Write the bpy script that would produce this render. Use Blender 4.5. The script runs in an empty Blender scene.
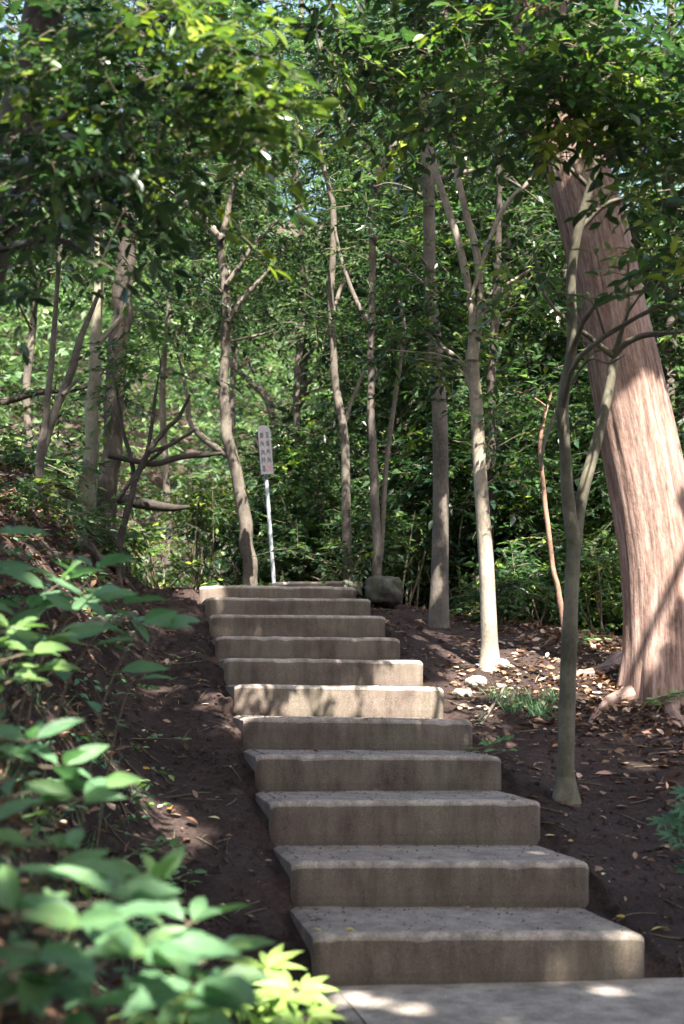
import bpy, math, random
import numpy as np
from mathutils import Matrix, Vector

random.seed(7)
rng = np.random.default_rng(11)
SC = bpy.context.scene
COL = SC.collection

# ------------------------------------------------------------------ camera
FPX, CX, CY = 1300.0, 342.0, 512.0
YAW, PIT, ROL = -0.1787, 0.1396, 0.017
CAM = np.array([-0.861, -5.212, 1.131])

def _basis(yaw, pit, rol):
    cy, sy, cp, sp = math.cos(yaw), math.sin(yaw), math.cos(pit), math.sin(pit)
    f = np.array([-sy*cp, cy*cp, sp]); r = np.array([cy, sy, 0.0]); u = np.cross(r, f)
    c, s = math.cos(rol), math.sin(rol)
    return c*r+s*u, -s*r+c*u, f
CR, CU, CF = _basis(YAW, PIT, ROL)

cd = bpy.data.cameras.new('camera')
cam = bpy.data.objects.new('camera', cd); COL.objects.link(cam)
M = Matrix.Identity(4)
for i in range(3):
    M[i][0] = CR[i]; M[i][1] = CU[i]; M[i][2] = -CF[i]; M[i][3] = CAM[i]
cam.matrix_world = M
cd.sensor_fit = 'VERTICAL'; cd.sensor_height = 36.0; cd.sensor_width = 24.0
cd.lens = FPX/1024*36
cd.clip_start = 0.05; cd.clip_end = 1200
cd.dof.use_dof = True; cd.dof.focus_distance = 9.8; cd.dof.aperture_fstop = 2.4
SC.camera = cam

# ------------------------------------------------------------------ sky, sun, exposure
SUN = np.array([0.10, -0.80, 1.05]); SUN /= np.linalg.norm(SUN)
w = bpy.data.worlds.new('World'); SC.world = w; w.use_nodes = True
nt = w.node_tree; nt.nodes.clear()
sky = nt.nodes.new('ShaderNodeTexSky'); sky.sky_type = 'NISHITA'; sky.sun_disc = False
sky.sun_elevation = math.asin(SUN[2]); sky.sun_rotation = math.atan2(SUN[0], SUN[1])
sky.air_density = 1.0; sky.dust_density = 5.0
bg = nt.nodes.new('ShaderNodeBackground'); bg.inputs['Strength'].default_value = 0.105
wo = nt.nodes.new('ShaderNodeOutputWorld')
nt.links.new(sky.outputs[0], bg.inputs[0]); nt.links.new(bg.outputs[0], wo.inputs[0])
sl = bpy.data.lights.new('sun', 'SUN'); sl.energy = 5.0; sl.angle = math.radians(0.53)
sl.color = (1.0, 0.93, 0.83)
so = bpy.data.objects.new('sun', sl); COL.objects.link(so)
so.rotation_euler = Vector(SUN).to_track_quat('Z', 'Y').to_euler(); so.location = (6, -8, 14)
SC.view_settings.view_transform = 'Standard'; SC.view_settings.look = 'None'
SC.view_settings.exposure = 2.62; SC.view_settings.gamma = 1.0
SC.render.engine = 'CYCLES'
cy = SC.cycles
cy.max_bounces = 7; cy.diffuse_bounces = 4; cy.glossy_bounces = 2; cy.transmission_bounces = 5
cy.transparent_max_bounces = 4; cy.use_denoising = True; cy.use_adaptive_sampling = True
cy.adaptive_threshold = 0.02; cy.sample_clamp_indirect = 6.0
cy.caustics_reflective = False; cy.caustics_refractive = False
try:
    cy.denoiser = 'OPENIMAGEDENOISE'; cy.denoising_input_passes = 'RGB_ALBEDO_NORMAL'
except Exception: pass

# ------------------------------------------------------------------ numeric helpers
def px(x, y, d):
    """World point at depth d (metres along the view axis) seen at pixel x,y."""
    return CAM + d*(CF + (x-CX)/FPX*CR - (y-CY)/FPX*CU)
def to_px(P):
    q = np.asarray(P) - CAM; z = q@CF
    return CX + FPX*(q@CR)/z, CY - FPX*(q@CU)/z, z
def sstep(t):
    t = np.clip(t, 0, 1); return t*t*(3-2*t)
_T = rng.random((256, 256))
def vnoise(x, y):
    x = np.asarray(x, float); y = np.asarray(y, float)
    xi = np.floor(x).astype(int); yi = np.floor(y).astype(int)
    fx = x-xi; fy = y-yi; fx = fx*fx*(3-2*fx); fy = fy*fy*(3-2*fy)
    g = lambda a, b: _T[a % 256, b % 256]
    return (g(xi, yi)*(1-fx)+g(xi+1, yi)*fx)*(1-fy)+(g(xi, yi+1)*(1-fx)+g(xi+1, yi+1)*fx)*fy
def fbm(x, y, o=4):
    s = 0; a = 1; n = 0
    for i in range(o):
        s = s+a*(vnoise(x*2**i+i*17.3, y*2**i+i*9.1)-.5); n += a; a *= .5
    return s/n
def norm(v):
    return v/np.maximum(np.linalg.norm(v, axis=-1, keepdims=True), 1e-9)

RISE, TREAD, WIDTH = 0.1968, 0.6665, 1.4
NSTEP = 11
YTOP = (NSTEP-1)*TREAD+.35

def terrain(x, y, rough=True):
    x = np.asarray(x, float); y = np.asarray(y, float)
    base = RISE/TREAD*np.clip(y, 0, YTOP)
    xr = np.maximum(0, x-WIDTH)
    cap = 2.14-0.17*np.minimum(xr, 6)
    k = .12
    base = -k*np.log(np.exp(-base/k)+np.exp(-cap/k))          # soft minimum: plateau
    base = base+.14*sstep((x-WIDTH-.5)/2.0)*sstep((y+.5)/2)*sstep((6-y)/2)
    # worn path beside the steps, then the bank on the left
    left = np.maximum(0, -x)
    amp = 1.18+0*y
    x0 = .47-.10*sstep((y-2.5)/3)
    bank = amp*sstep((left-x0)/(1.1+.15*sstep((y-.6)/4)))+.10*np.maximum(0, left-2)*sstep((y+8)/8)
    bank = bank*(1-sstep((y-7.0)/2.0)*.85)
    base = base+bank+.05*sstep(left/.2)*sstep(y/1.)
    fr = np.mod(y/TREAD, 1.0); saw = (1-fr)*np.clip(fr/.10, 0, 1)
    base = base+.15*saw*(x < .03)*np.exp(-left/.22)*(y > 0)*(y < YTOP+.3)*(1-sstep((y-YTOP)/.3))
    base = base+(.05+.09*vnoise(x*3+4, y*4))*saw*np.exp(-np.maximum(0, x-WIDTH)/.15)*(x > WIDTH-.03)*(y > 0)*(y < YTOP)
    # falls a little behind the top, then a wooded hillside far off
    base = base-.9*sstep((y-9)/7)
    base = base+np.maximum(0, y-19)*.62*sstep((y-19)/10)*sstep((110-y)/50)+np.where(y > 90, 0, 0)
    if rough:
        near = np.exp(-np.maximum(0, np.hypot(x, y-2)-14)/12)
        off = np.where((x > -.06) & (x < WIDTH+.06) & (y > -8), .0, 1.)
        base = base+near*(.05*fbm(x*1.3, y*1.3)+.035*fbm(x*5+9, y*5+3)*(.35+.65*off))*(.3+.7*off)
        base = base-(1-off)*.035
        base = base+.5*fbm(x*.12, y*.12)*(1-near)
    # the paved landing cuts the ground
    pav = sstep((x+.02)/.06)*sstep((.06-y)/.06)*sstep((4.4-x)/.2)
    base = base*(1-pav)+pav*(-.06)
    return base

def ground_at(pxx, pyy, d0=2.0, d1=40.0):
    d = np.arange(d0, d1, .01)
    P = CAM+d[:, None]*(CF+(pxx-CX)/FPX*CR-(pyy-CY)/FPX*CU)
    below = P[:, 2] < terrain(P[:, 0], P[:, 1])
    i = int(np.argmax(below)) if below.any() else len(d)-1
    return P[i], d[i]

# ------------------------------------------------------------------ object helpers
def tag(o, label=None, cat=None, group=None, kind=None):
    if label: o['label'] = label
    if cat: o['category'] = cat
    if group: o['group'] = group
    if kind: o['kind'] = kind
    return o
def empty(name, loc):
    o = bpy.data.objects.new(name, None); COL.objects.link(o)
    o.location = [float(v) for v in loc]; o.empty_display_size = .2
    return o
class MB:
    """numpy mesh collector"""
    def __init__(s): s.v = []; s.f = {3: [], 4: []}; s.n = 0; s.m = {3: [], 4: []}; s.t = {3: [], 4: []}; s.bk = []; s.uv = {3: [], 4: []}
    def add(s, V, F, mat=0, tint=None, bark=None, uv=None):
        V = np.asarray(V, float).reshape(-1, 3); F = np.asarray(F, int); k = F.shape[1]
        s.v.append(V); s.f[k].append(F+s.n); s.m[k].append(np.full(len(F), mat))
        s.t[k].append(np.full(len(F), .5) if tint is None else np.asarray(tint, float))
        s.bk.append(np.zeros_like(V) if bark is None else bark)
        s.uv[k].append(np.zeros((len(F), k, 2)) if uv is None else uv)
        s.n += len(V)
    def build(s, name, mats, parent=None, origin=None, smooth=True):
        V = np.concatenate(s.v) if s.v else np.zeros((0, 3))
        o3 = np.zeros(3) if origin is None else np.asarray(origin, float)
        if parent is not None and origin is None: o3 = np.array(parent.location) if parent.parent is None else np.array(parent.parent.location)+np.array(parent.location)
        me = bpy.data.meshes.new(name)
        F3 = np.concatenate(s.f[3]) if s.f[3] else np.zeros((0, 3), int)
        F4 = np.concatenate(s.f[4]) if s.f[4] else np.zeros((0, 4), int)
        me.vertices.add(len(V)); me.vertices.foreach_set('co', (V-o3).astype(np.float32).ravel())
        nl = F3.size+F4.size; me.loops.add(nl)
        me.loops.foreach_set('vertex_index', np.concatenate([F3.ravel(), F4.ravel()]).astype(np.int32))
        npoly = len(F3)+len(F4); me.polygons.add(npoly)
        st = np.concatenate([np.arange(len(F3))*3, F3.size+np.arange(len(F4))*4]).astype(np.int32)
        me.polygons.foreach_set('loop_start', st)
        mi = np.concatenate([np.concatenate(s.m[k]) if s.m[k] else np.zeros(0) for k in (3, 4)]).astype(np.int32)
        me.polygons.foreach_set('material_index', mi)
        me.polygons.foreach_set('use_smooth', np.full(npoly, smooth))
        me.update(calc_edges=True)
        a = me.attributes.new('tint', 'FLOAT', 'FACE')
        a.data.foreach_set('value', np.concatenate([np.concatenate(s.t[k]) if s.t[k] else np.zeros(0) for k in (3, 4)]).astype(np.float32))
        B = np.concatenate(s.bk) if s.bk else V
        if np.abs(B).max() > 0:
            a = me.attributes.new('bark', 'FLOAT_VECTOR', 'POINT'); a.data.foreach_set('vector', B.astype(np.float32).ravel())
        U = np.concatenate([(np.concatenate(s.uv[k]) if s.uv[k] else np.zeros((0, k, 2))).reshape(-1, 2) for k in (3, 4)])
        if np.abs(U).max() > 0:
            uvl = me.uv_layers.new(name='UVMap'); uvl.data.foreach_set('uv', U.astype(np.float32).ravel())
        for m in (mats if isinstance(mats, (list, tuple)) else [mats]): me.materials.append(m)
        me.validate()
        o = bpy.data.objects.new(name, me); COL.objects.link(o)
        if parent is not None: o.parent = parent
        elif origin is not None: o.location = [float(q) for q in o3]
        return o

def catmull(P, n=6):
    P = np.asarray(P, float)
    if len(P) < 3:
        t = np.linspace(0, 1, n+1)[:, None]; return P[0]*(1-t)+P[-1]*t
    Q = np.vstack([2*P[0]-P[1], P, 2*P[-1]-P[-2]]); out = []
    for i in range(1, len(Q)-2):
        for t in np.arange(n)/n:
            a, b, c, d = Q[i-1], Q[i], Q[i+1], Q[i+2]
            out.append(.5*((2*b)+(-a+c)*t+(2*a-5*b+4*c-d)*t*t+(-a+3*b-3*c+d)*t**3))
    out.append(P[-1]); return np.array(out)

def tube(mb, P, R, sides=10, sub=6, wob=.06, mat=0, radial=None, crook=0.0, tint=.5):
    """bark-covered tube through P with radii R"""
    PR = catmull(np.column_stack([P, R]), sub); C = PR[:, :3].copy(); r = np.maximum(PR[:, 3], .0015)
    n = len(C)
    if crook:
        s0 = rng.random(2)*90; tt = np.arange(n)*.37
        C[:, 0] += crook*r*2*(vnoise(tt+s0[0], tt*0+3)-.5)*2; C[:, 1] += crook*r*2*(vnoise(tt+s0[1], tt*0+8)-.5)*2
    T = norm(np.gradient(C, axis=0)); L = np.concatenate([[0], np.cumsum(np.linalg.norm(np.diff(C, axis=0), axis=1))])
    ref = np.array([1., .13, .07]); u = np.zeros_like(C)
    a = ref-T[0]*(ref@T[0])
    for i in range(n):
        a = a-T[i]*(a@T[i]); a /= max(np.linalg.norm(a), 1e-6); u[i] = a
    v = np.cross(T, u)
    th = np.arange(sides)/sides*2*np.pi
    off = rng.random()*50
    nz = np.stack([1+wob*2*(vnoise(off+np.cos(th)*1.5+L[i]*1.1/(r[i]*6+.1), off+np.sin(th)*1.5+L[i]*.7)-.5) for i in range(n)])
    rr = r[:, None]*nz
    if radial is not None: rr = rr*radial(th, L, r)
    V = C[:, None]+rr[..., None]*(np.cos(th)[None, :, None]*u[:, None]+np.sin(th)[None, :, None]*v[:, None])
    bk = np.stack([np.cos(th)[None]*r[:, None], np.sin(th)[None]*r[:, None], np.repeat(L[:, None]+off, sides, 1)], -1)
    i = np.arange(n-1)[:, None]*sides; j = np.arange(sides)[None]; j2 = (j+1) % sides
    F = np.stack([i+j, i+j2, i+sides+j2, i+sides+j], -1).reshape(-1, 4)
    mb.add(V.reshape(-1, 3), F, mat, tint=np.full(len(F), tint), bark=bk.reshape(-1, 3))
    # end caps
    for e, ring in ((0, 0), (1, n-1)):
        c = np.vstack([V[ring], C[ring]+T[ring]*(r[ring]*.3 if e else -r[ring]*.3)])
        jj = np.arange(sides); f = np.stack([jj, (jj+1) % sides, np.full(sides, sides)], -1)
        if e == 0: f = f[:, ::-1]
        mb.add(c, f, mat, bark=np.vstack([bk[ring], bk[ring].mean(0)]))
    return C

# ---- leaves
T_SIMPLE = (np.array([[0, 0, 0], [.42, .21, .05], [1, 0, -.10], [.42, -.21, .05]]), np.array([[0, 1, 2], [0, 2, 3]]))
T_MED = (np.array([[0, 0, 0], [.22, .15, .035], [.55, .21, .045], [.8, .12, -.02], [1, 0, -.12], [.8, -.12, -.02], [.55, -.21, .045], [.22, -.15, .035], [.5, 0, 0]]),
         np.array([[0, 1, 2, 8], [8, 2, 3, 4], [0, 8, 6, 7], [8, 4, 5, 6]]))
def detailed_leaf(wid=.23, rows=9, fold=.10, curl=.16, tipp=1.3, wav=.012):
    t = np.linspace(0, 1, rows+1)
    w_ = wid*np.sin(np.pi*t**.85)**.8*(1-.25*t**3); w_[0] = .012; w_[-1] = .002
    V = []; UV = []
    for i, (a, b) in enumerate(zip(t, w_)):
        for s in (-1, -.5, 0, .5, 1):
            V.append([a, s*b, abs(s)*b*fold*4-curl*a*a*1.0+wav*math.sin(i*2.1)*abs(s)]); UV.append([a, .5+s*.5*max(b/wid, .02)])
    V = np.array(V); UV = np.array(UV); F = []
    for i in range(rows):
        for k in range(4):
            p = i*5+k; F.append([p, p+5, p+6, p+1])
    return V, np.array(F), UV
T_DET = detailed_leaf(.19)
T_DET_N = detailed_leaf(.15, 8, .09, .22)

def leaves(mb, P, A, N, L, tint, tpl=T_SIMPLE, mat=0, widen=1.0):
    tv, tf = tpl[0].copy(), tpl[1]; tv[:, 1] *= widen
    A = norm(A); N = norm(N-A*(N*A).sum(-1, keepdims=True)); S = np.cross(N, A)
    V = P[:, None]+L[:, None, None]*(A[:, None]*tv[None, :, 0:1]+S[:, None]*tv[None, :, 1:2]+N[:, None]*tv[None, :, 2:3])
    k = len(tv); F = (np.arange(len(P))[:, None, None]*k+tf[None]).reshape(-1, tf.shape[1])
    uv = None
    if len(tpl) > 2:
        uv = np.tile(tpl[2][tf][None], (len(P), 1, 1, 1)).reshape(-1, tf.shape[1], 2)
    mb.add(V.reshape(-1, 3), F, mat, tint=np.repeat(tint, len(tf)), uv=uv)

# sun shafts: gaps in the canopy along the sun's direction to these places
SHAFTS = []
SU_ = norm(np.cross(SUN, [0, 0, 1.])); SV_ = np.cross(SUN, SU_)
def shaft(p, r): SHAFTS.append((np.asarray(p, float), r))
def in_shaft(P, minlen=.45, pad=None):
    m = np.zeros(len(P), bool)
    if not SHAFTS or not len(P): return m
    U_, V_, S_ = P@SU_, P@SV_, P@SUN
    Q = np.array([q for q, r in SHAFTS]); R_ = np.array([r for q, r in SHAFTS]); qu, qv, qs = Q@SU_, Q@SV_, Q@SUN
    c = .12; G = 260; lo_u, lo_v = qu.min()-1, qv.min()-1
    cells = {}
    for i in range(len(Q)):
        k = int((R_[i]*1.2+.08)/c)+1; a0 = int((qu[i]-lo_u)/c); b0 = int((qv[i]-lo_v)/c)
        for a in range(a0-k, a0+k+1):
            for b in range(b0-k, b0+k+1): cells.setdefault(a*100000+b, []).append(i)
    key = ((U_-lo_u)/c).astype(np.int64)*100000+((V_-lo_v)/c).astype(np.int64)
    cand = np.nonzero(np.isin(key, np.array(list(cells.keys()))) & (U_ > lo_u) & (V_ > lo_v))[0]
    if not len(cand): return m
    o_ = np.argsort(key[cand], kind='stable'); cand = cand[o_]; kk = key[cand]
    st = np.concatenate([[0], np.nonzero(np.diff(kk))[0]+1, [len(kk)]])
    nz = .8+.4*vnoise(P[:, 0]*3, P[:, 1]*3)
    for a, b in zip(st[:-1], st[1:]):
        id_ = cand[a:b]
        for i in cells[int(kk[a])]:
            m[id_] |= (S_[id_]-qs[i] > minlen) & (np.hypot(U_[id_]-qu[i], V_[id_]-qv[i]) < R_[i]*nz[id_]+(0 if pad is None else pad[id_]))
    return m
CLEAR = []      # openings in the leafage the photo shows: (x0,y0,x1,y1, keep fraction, nearest depth, farthest depth)
def in_clear(P):
    x, y, z = to_px(P); m = np.zeros(len(P), bool)
    for x0, y0, x1, y1, kf, d0, d1 in CLEAR:
        cx_, cy_ = (x0+x1)/2, (y0+y1)/2
        e = ((x-cx_)/(x1-x0)*2)**2+((y-cy_)/(y1-y0)*2)**2
        m |= (z > d0) & (z < d1) & (e < 1.1+.8*(vnoise(x*.06, y*.06)-.5)) & (rng.random(len(P)) > kf)
    return m

def sprays(mb, O, D, L, nleaf=9, leaf=.08, tint=.4, tvar=.18, droop=.25, tpl=T_SIMPLE, twig=True, widen=1.0, up=.9, cull=True, flat=.35):
    O = np.asarray(O, float); D = norm(np.asarray(D, float)); L = np.broadcast_to(L, len(O)).astype(float)
    if cull and len(O):
        k = ~in_clear(O+D*L[:, None]*.5); O, D, L = O[k], D[k], L[k]
    if not len(O): return
    S = len(O); UP = np.array([0, 0, 1.])
    perp = norm(np.cross(D, UP)+1e-4); base_t = tint+tvar*rng.normal(size=S)
    PP = []; AA = []; NN = []; LL = []; TT = []
    for j in range(nleaf):
        t = (j+.6)/nleaf
        pos = O+D*(L*t)[:, None]+UP*(-droop*L*t*t)[:, None]
        sd = 1 if j % 2 else -1
        if j == nleaf-1: ax = D+rng.normal(size=(S, 3))*.2-UP*droop
        else: ax = D*(.35+.4*t)+perp*sd*.9+rng.normal(size=(S, 3))*.28-UP*(.18+droop*.6*t)
        nn = UP*up+rng.normal(size=(S, 3))*flat
        PP.append(pos+rng.normal(size=(S, 3))*.008); AA.append(ax); NN.append(nn)
        LL.append(leaf*(.65+.6*rng.random(S))); TT.append(base_t+.10*rng.normal(size=S)+.06*t)
    PP, AA, NN, LL, TT = map(np.concatenate, (PP, AA, NN, LL, TT))
    if cull:
        k = ~in_shaft(PP+norm(AA)*LL[:, None]*.5, pad=LL*.35); PP, AA, NN, LL, TT = PP[k], AA[k], NN[k], LL[k], TT[k]
    leaves(mb, PP, AA, NN, LL, np.clip(TT, 0, 1), tpl, widen=widen)
    if twig:
        r = .004*leaf/.08; a = perp; b = np.cross(D, perp)
        E1 = O+D*(L*.5)[:, None]+UP*(-droop*L*.25)[:, None]; E2 = O+D*L[:, None]+UP*(-droop*L)[:, None]
        if cull:
            k = ~(in_shaft(O) | in_shaft(E1) | in_shaft(E2) | in_shaft((O+E1)/2) | in_shaft((E1+E2)/2)); O, E1, E2, a, b = O[k], E1[k], E2[k], a[k], b[k]; S = len(O)
            if not S: return
        V = []
        for C_, rr in ((O, r), (E1, r*.7), (E2, r*.3)):
            for q in range(3):
                an = q*2.094; V.append(C_+rr*(math.cos(an)*a+math.sin(an)*b))
        V = np.stack(V, 1)
        f = np.array([[0, 1, 4, 3], [1, 2, 5, 4], [2, 0, 3, 5], [3, 4, 7, 6], [4, 5, 8, 7], [5, 3, 6, 8]])
        F = (np.arange(S)[:, None, None]*9+f[None]).reshape(-1, 4)
        mb.add(V.reshape(-1, 3), F, 1)

def clump(mb, c, r, n, leaf=.08, slen=.35, **kw):
    c = np.asarray(c, float); r = np.broadcast_to(r, 3)
    q = rng.normal(size=(n, 3)); q = norm(q)*(rng.random((n, 1))**.45); O = c+q*r*.85
    D = q*np.array([1, 1, .35])+rng.normal(size=(n, 3))*np.array([.5, .5, .22])
    sprays(mb, O, D, slen*(.6+.7*rng.random(n)), leaf=leaf, **kw)

# ------------------------------------------------------------------ materials
def mat(name):
    m = bpy.data.materials.new(name); m.use_nodes = True; t = m.node_tree; t.nodes.clear()
    return m, t
def N(t, ty, **kw):
    n = t.nodes.new('ShaderNode'+ty)
    for k, v in kw.items():
        if k in n.inputs: n.inputs[k].default_value = v
        else: setattr(n, k, v)
    return n
def ramp(t, fac, stops, interp='LINEAR'):
    r = t.nodes.new('ShaderNodeValToRGB'); r.color_ramp.interpolation = interp; e = r.color_ramp.elements
    while len(e) < len(stops): e.new(.5)
    for q, (p, c) in zip(e, stops): q.position = p; q.color = (*c, 1) if len(c) == 3 else c
    t.links.new(fac, r.inputs[0]); return r.outputs[0]
def mixc(t, f, a, b, mode='MIX'):
    m = t.nodes.new('ShaderNodeMix'); m.data_type = 'RGBA'; m.blend_type = mode
    for s, v in ((0, f), (6, a), (7, b)):
        if hasattr(v, 'links'): t.links.new(v, m.inputs[s])
        elif isinstance(v, (int, float)): m.inputs[s].default_value = v
        else: m.inputs[s].default_value = (*v, 1)
    return m.outputs[2]
def math_(t, op, a, b=None):
    m = t.nodes.new('ShaderNodeMath'); m.operation = op
    for i, v in enumerate((a, b)):
        if v is None: continue
        if hasattr(v, 'links'): t.links.new(v, m.inputs[i])
        else: m.inputs[i].default_value = v
    return m.outputs[0]
def out(t, sh):
    o = t.nodes.new('ShaderNodeOutputMaterial'); t.links.new(sh, o.inputs[0])
def bump(t, h, s=.4, d=.02):
    b = N(t, 'Bump'); b.inputs['Strength'].default_value = s; b.inputs['Distance'].default_value = d
    t.links.new(h, b.inputs['Height']); return b.outputs[0]
def noise(t, vec, scale, detail=4, rough=.6):
    n = N(t, 'TexNoise'); n.inputs['Scale'].default_value = scale; n.inputs['Detail'].default_value = detail
    n.inputs['Roughness'].default_value = rough
    if vec is not None: t.links.new(vec, n.inputs['Vector'])
    return n.outputs[0]

def leaf_mat(name, stops, trans=.38, rough=.38, spec=.5, veins=False, tr_tint=(1.2, 1.4, .75)):
    m, t = mat(name)
    a = N(t, 'Attribute', attribute_name='tint')
    c = ramp(t, a.outputs['Fac'], stops)
    tc = N(t, 'TexCoord')
    c = mixc(t, .35, c, mixc(t, 1.0, c, ramp(t, noise(t, tc.outputs['Object'], 9, 2), [(.3, (.55, .6, .6)), (.7, (1.35, 1.3, 1.1))]), 'MULTIPLY'))
    nb = None
    if veins:
        sp = ramp(t, noise(t, tc.outputs['Object'], 60, 2, .5), [(.68, (0, 0, 0)), (.74, (1, 1, 1))])
        c = mixc(t, math_(t, 'MULTIPLY', sp, .6), c, (.16, .11, .04))
        uv = N(t, 'UVMap'); sx = N(t, 'SeparateXYZ'); t.links.new(uv.outputs[0], sx.inputs[0])
        dv = math_(t, 'ABSOLUTE', math_(t, 'SUBTRACT', sx.outputs[1], .5))
        mid = math_(t, 'LESS_THAN', dv, .022)
        # side veins sweep forward from the midrib
        ph = math_(t, 'FRACT', math_(t, 'MULTIPLY', math_(t, 'SUBTRACT', sx.outputs[0], math_(t, 'MULTIPLY', dv, .55)), 9.0))
        sv = ramp(t, ph, [(.0, (1, 1, 1)), (.10, (0, 0, 0)), (.92, (0, 0, 0)), (1., (1, 1, 1))])
        v = math_(t, 'MAXIMUM', mid, math_(t, 'MULTIPLY', sv, .5))
        c = mixc(t, math_(t, 'MULTIPLY', v, .42), c, mixc(t, 1., c, (1.7, 1.6, 1.5), 'MULTIPLY'))
        nb = bump(t, v, .35, .004)
    p = N(t, 'BsdfPrincipled'); t.links.new(c, p.inputs['Base Color'])
    p.inputs['Roughness'].default_value = rough
    p.inputs['Specular IOR Level'].default_value = spec
    if nb is not None: t.links.new(nb, p.inputs['Normal'])
    tr = N(t, 'BsdfTranslucent'); t.links.new(mixc(t, 1., c, tr_tint, 'MULTIPLY'), tr.inputs[0])
    mx = N(t, 'MixShader'); mx.inputs[0].default_value = trans
    t.links.new(p.outputs[0], mx.inputs[1]); t.links.new(tr.outputs[0], mx.inputs[2]); out(t, mx.outputs[0])
    return m

G_DARK = [(0, (.018, .042, .027)), (.4, (.040, .085, .038)), (.7, (.085, .150, .040)), (1, (.23, .29, .035))]
G_MID = [(0, (.017, .042, .025)), (.4, (.038, .086, .036)), (.75, (.08, .15, .042)), (1, (.24, .30, .04))]
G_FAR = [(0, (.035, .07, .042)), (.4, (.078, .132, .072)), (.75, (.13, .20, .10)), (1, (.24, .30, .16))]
G_PLANT = [(0, (.06, .14, .08)), (.4, (.115, .235, .12)), (.75, (.18, .30, .10)), (1, (.29, .40, .09))]
M_LEAF = leaf_mat('glossy_dark_leaf', G_DARK, .34, .27, .65)
M_LEAFM = leaf_mat('green_leaf', G_MID, .40, .34, .5)
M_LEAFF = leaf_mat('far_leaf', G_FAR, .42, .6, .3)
M_PLANT = leaf_mat('broad_leaf', G_PLANT, .40, .45, .4, veins=True, tr_tint=(1.1, 1.3, .8))
M_GRASS = leaf_mat('grass_blade', G_PLANT, .3, .5, .3)

def bark_mat(name, c1, c2, c3, stripes=18, squash=.12, bstr=.5, patch=.5):
    m, t = mat(name)
    a = N(t, 'Attribute', attribute_name='bark')
    mp = N(t, 'Mapping'); mp.inputs['Scale'].default_value = (1, 1, squash); t.links.new(a.outputs['Vector'], mp.inputs['Vector'])
    n1 = noise(t, mp.outputs[0], stripes, 6, .65)
    n2 = noise(t, a.outputs['Vector'], 3.0, 4, .6)
    n3 = noise(t, a.outputs['Vector'], 45, 3, .6)
    mp2 = N(t, 'Mapping'); mp2.inputs['Scale'].default_value = (1, 1, min(1, squash*4)); t.links.new(a.outputs['Vector'], mp2.inputs['Vector'])
    n1 = math_(t, 'ADD', math_(t, 'MULTIPLY', n1, .62), math_(t, 'MULTIPLY', noise(t, mp2.outputs[0], stripes*1.7, 5, .7), .38))
    c = ramp(t, n1, [(.38, c1), (.49, c2), (.62, c3)])
    c = mixc(t, patch, c, ramp(t, n2, [(.38, tuple(v*.5 for v in c2)), (.5, c2), (.6, tuple(min(1, v*1.6) for v in c2))]), 'MIX')
    h = math_(t, 'ADD', n1, math_(t, 'MULTIPLY', n3, .25))
    p = N(t, 'BsdfPrincipled'); p.inputs['Roughness'].default_value = .88; p.inputs['Specular IOR Level'].default_value = .2
    t.links.new(c, p.inputs['Base Color']); t.links.new(bump(t, h, bstr, .012), p.inputs['Normal']); out(t, p.outputs[0])
    return m
M_CEDAR = bark_mat('cedar_bark', (.085, .050, .039), (.19, .125, .102), (.33, .25, .215), 34, .06, 1.0, .18)
M_BARK = bark_mat('grey_brown_bark', (.045, .038, .031), (.095, .082, .068), (.18, .16, .135), 60, .5, .45, .5)
M_BARKL = bark_mat('pale_bark', (.13, .11, .085), (.25, .215, .17), (.40, .36, .30), 50, .5, .35, .45)
M_BARKD = bark_mat('dark_bark', (.022, .018, .015), (.048, .040, .033), (.09, .078, .065), 40, .3, .6, .5)
M_TWIG = bark_mat('twig_bark', (.05, .04, .03), (.10, .085, .06), (.17, .14, .10), 60, .5, .2, .3)

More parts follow.
